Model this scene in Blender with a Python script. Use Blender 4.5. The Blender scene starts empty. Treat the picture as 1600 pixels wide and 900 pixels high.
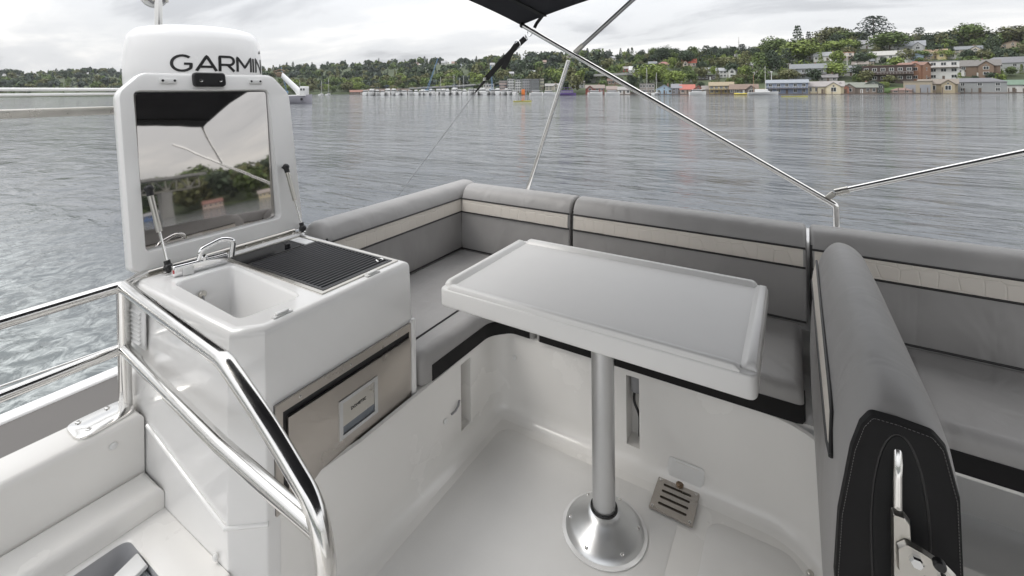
import bpy, bmesh, math, random
import numpy as np
from mathutils import Vector, Matrix, Euler
R = math.radians
random.seed(7); RNG = np.random.default_rng(7)
S = bpy.context.scene
COL = S.collection

# ------------------------------------------------------------------ camera
F, PX, PY, ROLL, YAW, H = 716.0, 800.0, 139.0, R(.55), R(31.5), 1.35
cam = bpy.data.cameras.new("camera")
cam.sensor_width = 36; cam.lens = F / 1600 * 36
cam.shift_y = -(450 - PY) / 1600
cam.clip_start = .02; cam.clip_end = 6000
co = bpy.data.objects.new("camera", cam); COL.objects.link(co)
co.matrix_world = Matrix.Translation((0, 0, H)) @ (Euler((R(90), 0, YAW)).to_matrix() @ Matrix.Rotation(-ROLL, 3, 'Z')).to_4x4()
S.camera = co
# ------------------------------------------------------------------ sky, sun, exposure
S.view_settings.view_transform = 'Standard'; S.view_settings.look = 'None'
S.view_settings.exposure = .58; S.view_settings.gamma = 1
S.cycles.max_bounces = 8; S.cycles.diffuse_bounces = 4; S.cycles.glossy_bounces = 5
SUN_EL, SUN_AZ = R(52), R(235)          # azimuth clockwise from +Y
W = bpy.data.worlds.new("World"); S.world = W; W.use_nodes = True
nt = W.node_tree; N = nt.nodes; LK = nt.links
bg = N['Background']; bg.inputs['Strength'].default_value = .1
sky = N.new('ShaderNodeTexSky'); sky.sky_type = 'NISHITA'; sky.sun_disc = False
sky.sun_elevation = SUN_EL; sky.sun_rotation = SUN_AZ; sky.air_density = 1.5; sky.dust_density = 3
tc = N.new('ShaderNodeTexCoord'); sep = N.new('ShaderNodeSeparateXYZ'); LK.new(tc.outputs['Generated'], sep.inputs[0])
def wm(op, a, b=None):
    n = N.new('ShaderNodeMath'); n.operation = op
    for i, v in enumerate((a, b)):
        if v is None: continue
        if isinstance(v, (int, float)): n.inputs[i].default_value = v
        else: LK.new(v, n.inputs[i])
    return n.outputs[0]
zc = wm('ADD', wm('MAXIMUM', sep.outputs[2], 0.0), .16)
cmb = N.new('ShaderNodeCombineXYZ'); LK.new(wm('DIVIDE', sep.outputs[0], zc), cmb.inputs[0]); LK.new(wm('DIVIDE', sep.outputs[1], zc), cmb.inputs[1])
mp = N.new('ShaderNodeMapping'); mp.inputs['Rotation'].default_value = (0, 0, R(-31)); mp.inputs['Scale'].default_value = (.62, 1.15, 1); mp.inputs['Location'].default_value = (3.1, 1.7, 0)
LK.new(cmb.outputs[0], mp.inputs[0])
nz = N.new('ShaderNodeTexNoise'); nz.inputs['Scale'].default_value = .95; nz.inputs['Detail'].default_value = 7; nz.inputs['Roughness'].default_value = .56; nz.inputs['Distortion'].default_value = .35
LK.new(mp.outputs[0], nz.inputs['Vector'])
cr = N.new('ShaderNodeValToRGB'); cr.color_ramp.interpolation = 'EASE'
e = cr.color_ramp.elements
e[0].position = .34; e[0].color = (.47, .48, .505, 1)
e[1].position = .70; e[1].color = (.88, .872, .86, 1)
m = e.new(.47); m.color = (.655, .665, .685, 1)
LK.new(nz.outputs[0], cr.inputs[0])
sc = N.new('ShaderNodeVectorMath'); sc.operation = 'SCALE'; sc.inputs[3].default_value = 9.6; LK.new(cr.outputs[0], sc.inputs[0]); LK.new(wm('MULTIPLY', wm('ADD', wm('MULTIPLY', wm('MAXIMUM', sep.outputs[2], 0.0), 2.0), 1.0), 7.35), sc.inputs[3])
mx = N.new('ShaderNodeMix'); mx.data_type = 'RGBA'; mx.inputs[0].default_value = .95
LK.new(sky.outputs[0], mx.inputs[6]); LK.new(sc.outputs[0], mx.inputs[7]); LK.new(mx.outputs[2], bg.inputs[0])
sl = bpy.data.lights.new("sun", 'SUN'); sl.energy = .7; sl.angle = R(25); sl.color = (1, .96, .9)
so = bpy.data.objects.new("sun", sl); COL.objects.link(so)
sd = Vector((math.sin(SUN_AZ) * math.cos(SUN_EL), math.cos(SUN_AZ) * math.cos(SUN_EL), math.sin(SUN_EL)))
so.rotation_euler = (-sd).to_track_quat('-Z', 'Y').to_euler(); so.location = (0, 0, 60)

WATER_Z = -2.6
FWD = Vector((-math.sin(YAW), math.cos(YAW), 0)); RT = Vector((math.cos(YAW), math.sin(YAW), 0))

# ------------------------------------------------------------------ materials
MATS = {}
def mat(name, col, rough=.5, metal=0., bump=None, var=None, bump2=None, coat=0., spec=.5, island=0., objvar=0.):
    """bump=(scale,strength,dist)  var=(scale,amount,detail)"""
    if name in MATS: return MATS[name]
    m = bpy.data.materials.new(name); m.use_nodes = True; t = m.node_tree; n = t.nodes; l = t.links
    p = n['Principled BSDF']; p.inputs['Base Color'].default_value = (*col, 1); p.inputs['Roughness'].default_value = rough
    p.inputs['Metallic'].default_value = metal; p.inputs['Specular IOR Level'].default_value = spec
    if coat: p.inputs['Coat Weight'].default_value = coat; p.inputs['Coat Roughness'].default_value = .06
    c = n.new('ShaderNodeTexCoord'); cur = None
    def scale_by(fac, lo, hi):
        nonlocal cur
        mr = n.new('ShaderNodeMapRange'); mr.inputs[3].default_value = lo; mr.inputs[4].default_value = hi; l.new(fac, mr.inputs[0])
        v = n.new('ShaderNodeVectorMath'); v.operation = 'SCALE'
        if cur is None: v.inputs[0].default_value = col
        else: l.new(cur, v.inputs[0])
        l.new(mr.outputs[0], v.inputs[3]); cur = v.outputs[0]
    if var:
        x = n.new('ShaderNodeTexNoise'); x.inputs['Scale'].default_value = var[0]; x.inputs['Detail'].default_value = var[2] if len(var) > 2 else 4
        l.new(c.outputs['Object'], x.inputs['Vector']); scale_by(x.outputs[0], 1 - var[1] * 1.6, 1 + var[1] * 1.6)
        mr = n.new('ShaderNodeMapRange'); mr.inputs[3].default_value = max(rough - .08, .02); mr.inputs[4].default_value = rough + .12
        l.new(x.outputs[0], mr.inputs[0]); l.new(mr.outputs[0], p.inputs['Roughness'])
    if island:
        g = n.new('ShaderNodeNewGeometry'); scale_by(g.outputs['Random Per Island'], 1 - island, 1 + island)
    if objvar:
        g = n.new('ShaderNodeObjectInfo'); scale_by(g.outputs['Random'], 1 - objvar, 1 + objvar)
    if cur is not None: l.new(cur, p.inputs['Base Color'])
    if bump:
        x = n.new('ShaderNodeTexNoise'); x.inputs['Scale'].default_value = bump[0]; x.inputs['Detail'].default_value = 4
        l.new(c.outputs['Object'], x.inputs['Vector'])
        b = n.new('ShaderNodeBump'); b.inputs['Strength'].default_value = bump[1]; b.inputs['Distance'].default_value = bump[2]
        l.new(x.outputs[0], b.inputs['Height']); l.new(b.outputs[0], p.inputs['Normal'])
        if bump2:
            x = n.new('ShaderNodeTexNoise'); x.inputs['Scale'].default_value = bump2[0]; x.inputs['Detail'].default_value = 2; x.inputs['Distortion'].default_value = .8
            mp = n.new('ShaderNodeMapping'); mp.inputs['Scale'].default_value = (1, 1, .45); l.new(c.outputs['Object'], mp.inputs[0]); l.new(mp.outputs[0], x.inputs['Vector'])
            b2 = n.new('ShaderNodeBump'); b2.inputs['Strength'].default_value = bump2[1]; b2.inputs['Distance'].default_value = bump2[2]
            l.new(x.outputs[0], b2.inputs['Height']); l.new(b2.outputs[0], b.inputs['Normal'])
    MATS[name] = m; return m

gel = mat('gelcoat', (.80, .785, .757), .24, coat=.35, var=(2.6, .035, 9), bump=(3, .05, .01))
gelw = mat('gelcoat_gloss', (.80, .795, .785), .14, coat=.5, var=(1.6, .012, 5), bump=(2.2, .05, .01))
nonskid = mat('nonskid_gelcoat', (.765, .755, .735), .5, var=(3.5, .075, 10), bump=(420, .35, .001))
tabletop_m = mat('table_laminate', (.70, .692, .678), .36, var=(6, .04, 9), bump=(300, .12, .0006))
vinyl = mat('grey_vinyl', (.335, .326, .320), .44, var=(7, .07, 6), bump=(420, .35, .0009), bump2=(7, .7, .016))
vinyl_d = mat('dark_vinyl', (.010, .0095, .010), .55, spec=.22, var=(9, .1, 6), bump=(520, .25, .0007))
pipe_m = mat('black_piping', (.018, .017, .017), .5)
thread_m = mat('thread', (.15, .145, .14), .7)
steel = mat('polished_steel', (.76, .75, .73), .13, 1.0, var=(14, .04, 4))
chrome = mat('chrome', (.80, .80, .80), .05, 1.0)
castm = mat('cast_steel', (.56, .54, .50), .28, 1.0, var=(20, .06, 4), bump=(60, .1, .001))
alu = mat('anodised_aluminium', (.62, .625, .63), .34, 1.0, var=(9, .03, 5))
brushed = mat('brushed_steel', (.50, .465, .43), .27, 1.0, var=(3, .05, 5))
mirror_m = mat('mirror_steel', (.57, .545, .52), .025, 1.0, bump=(1.6, .04, .02))
blk = mat('black_plastic', (.012, .012, .013), .38, var=(30, .1, 3))
blkglass = mat('black_glass', (.006, .006, .007), .12, spec=.25)
barm = mat('grate_iron', (.075, .075, .08), .34, var=(30, .1, 3))
iron = mat('cast_iron', (.022, .022, .023), .42, bump=(200, .2, .0006))
whitep = mat('white_plastic', (.74, .74, .73), .35, var=(4, .03, 4))
greyp = mat('grey_plastic', (.30, .30, .31), .45, var=(5, .05, 4))
redp = mat('red_plastic', (.45, .03, .03), .4)
canv = mat('black_canvas', (.016, .016, .02), .85, var=(8, .12, 5), bump=(700, .3, .0008))
webbing = mat('black_webbing', (.014, .014, .014), .8, bump=(900, .4, .0006))
deckgrey = mat('grey_deck_paint', (.115, .108, .102), .6, var=(2.5, .10, 8), bump=(200, .25, .001))
letter = mat('black_lettering', (.012, .012, .013), .4)

def stripe_material():
    m = mat('cream_quilted_vinyl', (.68, .635, .575), .5, var=(9, .04, 5)); t = m.node_tree; n = t.nodes; l = t.links
    c = n.new('ShaderNodeTexCoord'); v = n.new('ShaderNodeTexVoronoi'); v.feature = 'DISTANCE_TO_EDGE'; v.voronoi_dimensions = '2D'; v.inputs['Scale'].default_value = 19; v.inputs['Randomness'].default_value = .35
    sp = n.new('ShaderNodeSeparateXYZ'); l.new(c.outputs['Object'], sp.inputs[0]); ad = n.new('ShaderNodeMath'); l.new(sp.outputs[0], ad.inputs[0]); l.new(sp.outputs[1], ad.inputs[1])
    cb = n.new('ShaderNodeCombineXYZ'); l.new(ad.outputs[0], cb.inputs[0]); l.new(sp.outputs[2], cb.inputs[1]); l.new(cb.outputs[0], v.inputs['Vector'])
    mr = n.new('ShaderNodeMapRange'); mr.inputs[1].default_value = 0; mr.inputs[2].default_value = .06; l.new(v.outputs['Distance'], mr.inputs[0])
    b = n.new('ShaderNodeBump'); b.inputs['Strength'].default_value = .45; b.inputs['Distance'].default_value = .003
    l.new(mr.outputs[0], b.inputs['Height']); l.new(b.outputs[0], n['Principled BSDF'].inputs['Normal'])
    return m
stripe_m = stripe_material()

# ------------------------------------------------------------------ object helpers
def tag(o, label=None, cat=None, group=None, kind=None):
    if label: o['label'] = label
    if cat: o['category'] = cat
    if group: o['group'] = group
    if kind: o['kind'] = kind
    return o
def empty(name, loc, label=None, cat=None, group=None, kind=None, rz=0):
    o = bpy.data.objects.new(name, None); COL.objects.link(o); o.location = loc; o.rotation_euler = (0, 0, rz); o.empty_display_size = .2
    return tag(o, label, cat, group, kind)
def link_mesh(name, me, m, parent=None, world=True):
    o = bpy.data.objects.new(name, me); COL.objects.link(o)
    if m is not None and not me.materials:
        for q in (m if isinstance(m, (list, tuple)) else [m]): me.materials.append(q)
    if parent is not None:
        o.parent = parent
        if world:                     # mesh is in world coordinates: cancel the chain of parents
            p = parent; M = Matrix.Identity(4)
            while p is not None:
                M = Matrix.LocRotScale(p.location, p.rotation_euler, p.scale) @ M; p = p.parent
            o.matrix_local = M.inverted()
    return o
def build(name, bm, m, parent=None, smooth=35, world=True, recalc=True):
    if recalc: bmesh.ops.recalc_face_normals(bm, faces=bm.faces)
    me = bpy.data.meshes.new(name); bm.to_mesh(me); bm.free()
    if smooth:
        me.polygons.foreach_set('use_smooth', [True] * len(me.polygons)); me.set_sharp_from_angle(angle=R(smooth))
    return link_mesh(name, me, m, parent, world)
def B(): return bmesh.new()
def box(bm, c, s, bev=0., seg=2, rot=None):
    r = bmesh.ops.create_cube(bm, size=1)
    M = Matrix.Translation(c) @ (rot.to_4x4() if rot else Matrix.Identity(4)) @ Matrix.Diagonal((*s, 1))
    bmesh.ops.transform(bm, matrix=M, verts=r['verts'])
    if bev:
        es = list({e for v in r['verts'] for e in v.link_edges})
        bmesh.ops.bevel(bm, geom=es, offset=bev, segments=seg, affect='EDGES', profile=.5)
def bx(bm, x0, x1, y0, y1, z0, z1, bev=0., seg=2):
    box(bm, ((x0 + x1) / 2, (y0 + y1) / 2, (z0 + z1) / 2), (abs(x1 - x0), abs(y1 - y0), abs(z1 - z0)), bev, seg)
def loft(bm, secs, cap0=True, cap1=True, closed=True):
    rows = [[bm.verts.new(p) for p in s] for s in secs]
    n = len(rows[0])
    for a, b in zip(rows, rows[1:]):
        for i in range(n if closed else n - 1):
            j = (i + 1) % n
            try: bm.faces.new((a[i], a[j], b[j], b[i]))
            except ValueError: pass
    if closed and cap0: bm.faces.new(rows[0][::-1])
    if closed and cap1: bm.faces.new(rows[-1])
    return rows
def fillet(pts, r, n=6):
    pts = [Vector(p) for p in pts]; out = [pts[0]]
    for a, b, c in zip(pts, pts[1:], pts[2:]):
        u = (a - b); v = (c - b); d = min(r, u.length * .45, v.length * .45)
        p, q = b + u.normalized() * d, b + v.normalized() * d
        for i in range(n + 1):
            t = i / n; out.append(p * (1 - t) ** 2 + b * 2 * t * (1 - t) + q * t * t)
    out.append(pts[-1]); return out
def tube(bm, pts, r, seg=12, cap=True, radii=None):
    pts = [Vector(p) for p in pts]; n = len(pts)
    up = Vector((0, 0, 1)); secs = []
    t0 = (pts[1] - pts[0]).normalized()
    nrm = t0.orthogonal().normalized() if abs(t0.z) > .95 else t0.cross(up).normalized()
    for i, p in enumerate(pts):
        t = (pts[min(i + 1, n - 1)] - pts[max(i - 1, 0)]).normalized()
        nrm = (nrm - t * nrm.dot(t)).normalized(); bn = t.cross(nrm)
        rr = radii[i] if radii else r
        secs.append([p + (nrm * math.cos(a) + bn * math.sin(a)) * rr for a in (2 * math.pi * k / seg for k in range(seg))])
    loft(bm, secs, cap, cap)
def strap(bm, pts, w, th, side):
    side = Vector(side).normalized(); pts = [Vector(p) for p in pts]; secs = []
    for i, p in enumerate(pts):
        t = (pts[min(i + 1, len(pts) - 1)] - pts[max(i - 1, 0)]).normalized(); s = (side - t * side.dot(t)).normalized(); k = t.cross(s)
        secs.append([p + s * (w / 2 * a) + k * (th / 2 * b) for a, b in ((-1, -1), (1, -1), (1, 1), (-1, 1))])
    loft(bm, secs)
def lathe(bm, prof, c, seg=32, axis='Z', cap0=True, cap1=True):
    secs = []
    for r, z in prof:
        ring = []
        for k in range(seg):
            a = 2 * math.pi * k / seg; x, y = r * math.cos(a), r * math.sin(a)
            q = {'Z': (x, y, z), 'X': (z, x, y), 'Y': (x, z, y)}[axis]
            ring.append(Vector(c) + Vector(q))
        secs.append(ring)
    loft(bm, secs, cap0, cap1)
def area2(p): return sum(a[0] * b[1] - b[0] * a[1] for a, b in zip(p, p[1:] + p[:1])) / 2
def roundpoly(poly, r, n=6):
    rs = r if isinstance(r, (list, tuple)) else [r] * len(poly); out = []
    P = [Vector(p) for p in poly]; L = len(P)
    for i in range(L):
        a, b, c = P[i - 1], P[i], P[(i + 1) % L]
        if rs[i] <= 0: out.append(b); continue
        u, v = (a - b), (c - b); ang = u.angle(v); d = min(rs[i] / math.tan(ang / 2), u.length * .48, v.length * .48)
        p, q = b + u.normalized() * d, b + v.normalized() * d
        for k in range(n + 1):
            t = k / n; out.append(p * (1 - t) ** 2 + b * 2 * t * (1 - t) + q * t * t)
    return [(v.x, v.y) for v in out]
def offset(poly, d):
    """inward offset of a 2-D polygon; edges that vanish are collapsed to one point"""
    P = [Vector((p[0], p[1])) for p in poly]; L = len(P)
    if d == 0: return [(p.x, p.y) for p in P]
    if area2(poly) < 0: d = -d
    E = []
    for i in range(L):
        u = P[(i + 1) % L] - P[i]
        E.append(u.normalized() if u.length > 1e-9 else None)
    live = [e is not None for e in E]
    for it in range(6):
        def cross_pt(i, j):            # offset line of edge i meets offset line of edge j
            u, v = E[i], E[j]; p = P[i] + Vector((-u.y, u.x)) * d; q = P[j] + Vector((-v.y, v.x)) * d
            den = u.x * v.y - u.y * v.x
            if abs(den) < 1e-4: return (P[j] + Vector((-v.y, v.x)) * d)
            w = q - p; return p + u * ((w.x * v.y - w.y * v.x) / den)
        out = [None] * L
        for i in range(L):             # vertex i sits between the last live edge before it and the first live edge from it
            a = (i - 1) % L
            while not live[a]: a = (a - 1) % L
            b = i
            while not live[b]: b = (b + 1) % L
            out[i] = cross_pt(a, b)
        bad = [i for i in range(L) if live[i] and (out[(i + 1) % L] - out[i]).dot(E[i]) < -1e-7]
        if not bad or sum(live) - len(bad) < 3: break
        for i in bad: live[i] = False
    return [(p.x, p.y) for p in out]
def dedup(lp, eps=1e-6):
    out = []
    for p in lp:
        if not out or (Vector(p) - Vector(out[-1])).length > eps: out.append(p)
    if len(out) > 1 and (Vector(out[0]) - Vector(out[-1])).length < eps: out.pop()
    return out
def stack(bm, poly, levels, cap0=True, cap1=True, f=lambda x, y, z: (x, y, z)):
    polys = [offset(poly, ins) for z, ins in levels]
    rows = loft(bm, [[f(p[0], p[1], z) for p in q] for q, (z, ins) in zip(polys, levels)], False, False)
    for on, q, (z, ins) in ((cap0, polys[0], levels[0]), (cap1, polys[-1], levels[-1])):
        if on: holed(bm, q, [], lambda x, y, z=z: f(x, y, z))
    bmesh.ops.remove_doubles(bm, verts=bm.verts, dist=1e-6)
    return rows
def rolled(z0, z1, r0, r1, n=4):
    """levels of a slab with a rounded lower (r0) and upper (r1) edge"""
    lv = []
    if r0 > 0: lv += [(z0 + r0 * (1 - math.cos(a)), r0 * (1 - math.sin(a))) for a in (math.pi / 2 * k / n for k in range(n + 1))]
    else: lv += [(z0, 0)]
    if r1 > 0: lv += [(z1 - r1 * (1 - math.sin(a)), r1 * (1 - math.cos(a))) for a in (math.pi / 2 * k / n for k in range(n + 1))]
    else: lv += [(z1, 0)]
    return lv
def holed(bm, outer, holes, f):
    """planar sheet with holes, f maps 2-D to 3-D"""
    es = []
    for lp in [outer] + holes:
        lp = dedup(lp); vs = [bm.verts.new(f(*p)) for p in lp]
        es += [bm.edges.new((vs[i], vs[(i + 1) % len(vs)])) for i in range(len(vs))]
    bmesh.ops.triangle_fill(bm, use_beauty=True, use_dissolve=False, edges=es)
def crom(pts, n=5, closed=False):
    P = [Vector(p) for p in pts]; out = []; L = len(P)
    for i in range(L if closed else L - 1):
        a, b, c, d = (P[(i + k) % L] if closed else P[max(0, min(L - 1, i + k))] for k in (-1, 0, 1, 2))
        for k in range(n):
            t = k / n
            out.append(.5 * (2 * b + (c - a) * t + (2 * a - 5 * b + 4 * c - d) * t * t + (3 * b - a - 3 * c + d) * t ** 3))
    if not closed: out.append(P[-1])
    return out
def sweep(bm, prof, f, t0, t1, r, n=5, r1=None):
    """closed 2-D profile swept from t0 to t1 with rounded ends; f(u,v,t)->3-D"""
    cx = (max(p[0] for p in prof) + min(p[0] for p in prof)) / 2; cy = (max(p[1] for p in prof) + min(p[1] for p in prof)) / 2
    hx = max(p[0] for p in prof) - cx; hy = max(p[1] for p in prof) - cy
    r1 = r if r1 is None else r1
    st = [(t0 + r * (1 - math.cos(a)), r * (1 - math.sin(a))) for a in (math.pi / 2 * k / n for k in range(n + 1))]
    st += [(t0 + (t1 - t0) * k / 4, 0) for k in (1, 2, 3)]
    st += [(t1 - r1 * (1 - math.cos(a)), r1 * (1 - math.sin(a))) for a in (math.pi / 2 * k / n for k in range(n, -1, -1))]
    loft(bm, [[f(cx + (u - cx) * (1 - d / hx), cy + (v - cy) * (1 - d / hy), t) for u, v in prof] for t, d in st])
def screw(parent, loc, r=.006, axis='Z', name='screw', m=None):
    bm = B(); lathe(bm, [(r, 0), (r * .9, r * .35), (r * .45, r * .5), (r * .4, r * .2)], loc, 10, axis); return build(name, bm, m or steel, parent)
def text_mesh(s, size, bold=0.):
    cu = bpy.data.curves.new('t', 'FONT'); cu.body = s; cu.size = size; cu.extrude = .0008; cu.offset = bold; cu.resolution_u = 6
    o = bpy.data.objects.new('t', cu); COL.objects.link(o)
    bpy.context.view_layer.update()
    me = bpy.data.meshes.new_from_object(o.evaluated_get(bpy.context.evaluated_depsgraph_get()))
    bpy.data.objects.remove(o); bpy.data.curves.remove(cu); return me

# ================================================================== SETTING: water and land
def polar(phi, r, z=0.): return Vector((math.sin(phi) * r, math.cos(phi) * r, z))
def px_phi(px): return math.atan((px - PX) / F) - YAW
def px_R(px, D): return D * math.sqrt(1 + ((px - PX) / F) ** 2)
# bearing table (px or degrees): shore distance, ridge distance, ridge height above water
TAB = [(px_phi(p), px_R(p, a), px_R(p, b), h) for p, a, b, h in (
    (-700, 600, 950, 30), (0, 560, 900, 38), (130, 540, 880, 40), (480, 545, 880, 45), (600, 500, 860, 48), (700, 440, 840, 51), (800, 340, 720, 47),
    (900, 290, 620, 42), (1000, 275, 500, 34), (1100, 258, 440, 31), (1200, 232, 400, 29), (1300, 224, 380, 36), (1400, 219, 360, 35), (1474, 216, 345, 33), (1600, 214, 340, 34))]
TAB += [(R(28), 300, 450, 36), (R(45), 340, 480, 26), (R(60), 400, 560, 17), (R(75), 430, 600, 17), (R(90), 320, 600, 22), (R(130), 500, 850, 30), (R(180), 600, 950, 34), (R(230), 600, 950, 30)]
TAB.sort(); tphi = np.array([t[0] for t in TAB])
def land(phi):
    while phi > tphi[-1]: phi -= 2 * math.pi
    while phi < tphi[0] and phi + 2 * math.pi <= tphi[-1]: phi += 2 * math.pi
    return tuple(float(np.interp(phi, tphi, [t[k] for t in TAB])) for k in (1, 2, 3))
def ground(phi, r):
    s, q, h = land(phi); t = (r - s) / (q - s)
    if t < 0: return WATER_Z - 1.5
    k = min(t, 1.0); z = .9 + h * (k ** .92) + .9 * math.sin(phi * 37 + r * .05) * k
    if t > 1: z -= (t - 1) * h * .25
    return WATER_Z + z
def on_land(px, py, lift=0.):
    """where the sight line of a point of the picture meets the ground"""
    phi = px_phi(px); dx, dy = px - PX, py - PY
    v = dx * math.sin(ROLL) + dy * math.cos(ROLL); k = px_R(px, 1)
    s, q, h = land(phi); r = s + .5
    while r < q * 1.05:
        if ground(phi, r) + lift >= H - v / F * (r / k): break
        r += .5
    return phi, r, r / k

# water
def water_mat():
    m = bpy.data.materials.new('lake_water'); m.use_nodes = True; t = m.node_tree; n = t.nodes; l = t.links; p = n['Principled BSDF']
    p.inputs['Base Color'].default_value = (.078, .087, .098, 1); p.inputs['Roughness'].default_value = .06; p.inputs['IOR'].default_value = 1.333
    c = n.new('ShaderNodeTexCoord')
    def noise(scale, det, rough, rot=0, st=(1, 1, 1), dist=0.):
        mp = n.new('ShaderNodeMapping'); mp.inputs['Rotation'].default_value = (0, 0, rot); mp.inputs['Scale'].default_value = st
        l.new(c.outputs['Object'], mp.inputs[0]); x = n.new('ShaderNodeTexNoise'); x.inputs['Scale'].default_value = scale; x.inputs['Detail'].default_value = det
        x.inputs['Roughness'].default_value = rough; x.inputs['Distortion'].default_value = dist; l.new(mp.outputs[0], x.inputs['Vector']); return x.outputs[0]
    a = noise(.22, 3, .5, R(31), (.55, 1.3, 1), .6); b = noise(1.15, 5, .62, R(20), (.75, 1.25, 1), .9); d = noise(5.0, 3, .6)
    def math2(op, x, y):
        q = n.new('ShaderNodeMath'); q.operation = op
        for i, v in enumerate((x, y)):
            if isinstance(v, (int, float)): q.inputs[i].default_value = v
            else: l.new(v, q.inputs[i])
        return q.outputs[0]
    e2 = noise(.55, 4, .55, R(36), (.45, 1.4, 1), .8)
    patch = noise(.022, 3, .5, R(31), (.5, 1.3, 1), 1.0)
    pr = n.new('ShaderNodeMapRange'); pr.inputs[1].default_value = .38; pr.inputs[2].default_value = .62; pr.inputs[3].default_value = .45; pr.inputs[4].default_value = 1.25; l.new(patch, pr.inputs[0])
    big = math2('ADD', math2('MULTIPLY', a, 2.0), math2('MULTIPLY', e2, 1.15))
    small = math2('MULTIPLY', math2('ADD', math2('MULTIPLY', b, .40), math2('MULTIPLY', d, .06)), pr.outputs[0])
    hgt = math2('ADD', math2('MULTIPLY', big, pr.outputs[0]), small)
    bp = n.new('ShaderNodeBump'); bp.inputs['Strength'].default_value = 1; bp.inputs['Distance'].default_value = .21; l.new(hgt, bp.inputs['Height']); l.new(bp.outputs[0], p.inputs['Normal'])
    # the churned wake beside and behind the boat
    sp = n.new('ShaderNodeSeparateXYZ'); l.new(c.outputs['Object'], sp.inputs[0])
    # wake axis runs towards -X at Y = -0.5
    yy = math2('ABSOLUTE', math2('ADD', math2('ADD', sp.outputs[1], .3), math2('MULTIPLY', sp.outputs[0], .10)), 0)
    w = n.new('ShaderNodeMapRange'); w.inputs[1].default_value = 1.2; w.inputs[2].default_value = 4.2; w.inputs[3].default_value = 1; w.inputs[4].default_value = 0; l.new(yy, w.inputs[0])
    w2 = n.new('ShaderNodeMapRange'); w2.inputs[1].default_value = -34; w2.inputs[2].default_value = -6; w2.inputs[3].default_value = .0; w2.inputs[4].default_value = 1; l.new(sp.outputs[0], w2.inputs[0])
    fo = noise(2.4, 8, .68, 0, (1, 1, 1), 1.4)
    fm = n.new('ShaderNodeMapRange'); fm.inputs[1].default_value = .44; fm.inputs[2].default_value = .70; l.new(fo, fm.inputs[0])
    mask = math2('MULTIPLY', math2('MULTIPLY', w.outputs[0], w2.outputs[0]), fm.outputs[0])
    mx = n.new('ShaderNodeMix'); mx.data_type = 'RGBA'; l.new(mask, mx.inputs[0]); mx.inputs[6].default_value = (.078, .087, .098, 1); mx.inputs[7].default_value = (.55, .58, .57, 1)
    gm = n.new('ShaderNodeMix'); gm.data_type = 'RGBA'; l.new(math2('MULTIPLY', w.outputs[0], math2('MULTIPLY', w2.outputs[0], .7)), gm.inputs[0])
    gm.inputs[6].default_value = (.078, .087, .098, 1); gm.inputs[7].default_value = (.115, .135, .13, 1); l.new(gm.outputs[2], mx.inputs[6])
    l.new(mx.outputs[2], p.inputs['Base Color'])
    rr = n.new('ShaderNodeMapRange'); rr.inputs[3].default_value = .06; rr.inputs[4].default_value = .6; l.new(mask, rr.inputs[0]); l.new(rr.outputs[0], p.inputs['Roughness'])
    return m
bm = B(); bmesh.ops.create_grid(bm, x_segments=40, y_segments=40, size=3000)
wo = build('lake_water', bm, water_mat(), smooth=0); wo.location = (0, 0, WATER_Z); tag(wo, kind='structure')

# terrain: a full ring of shore and hills
earth = mat('hillside_ground', (.060, .078, .036), .95, var=(.08, .3, 8), bump=(.5, .4, .5))
bm = B(); rows = []
NPH = 240; TS = [-.02, 0, .004, .03, .08, .16, .26, .38, .5, .62, .75, .88, 1, 1.15, 1.5, 2.2]
for i in range(NPH):
    phi = tphi[0] + 2 * math.pi * i / NPH; s, q, h = land(phi); col = []
    for t in TS:
        r = s + t * (q - s); z = ground(phi, max(r, s + .01)) if t >= .004 else (WATER_Z - 1.5 if t < 0 else WATER_Z - .6)
        col.append(bm.verts.new(polar(phi, r, z)))
    rows.append(col)
for i in range(NPH):
    a, b = rows[i], rows[(i + 1) % NPH]
    for k in range(len(TS) - 1): bm.faces.new((a[k], b[k], b[k + 1], a[k + 1]))
tag(build('hills', bm, earth, smooth=40), kind='structure')

# ================================================================== BOAT: flybridge moulding
fb = empty('flybridge_deck', (-.4, .8, 0), 'white moulded boat cockpit floor with its seat bases, coamings and side steps', 'boat deck')
# floor with nonskid panels
bm = B(); bx(bm, -1.20, 2.45, -1.2, 1.75, -.06, 0); build('floor', bm, gel, fb, 0)
for poly in ([(-1.0, .25), (-.315, .25), (-.315, 1.54), (-1.0, 1.54)], [(-.235, .25), (.06, .25), (.06, 1.44), (-.02, 1.54), (-.235, 1.54)]):
    bm = B(); stack(bm, roundpoly(poly, .06), [(.0004, 0), (.0022, .004)]); build('nonskid_panel', bm, nonskid, fb)
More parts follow.
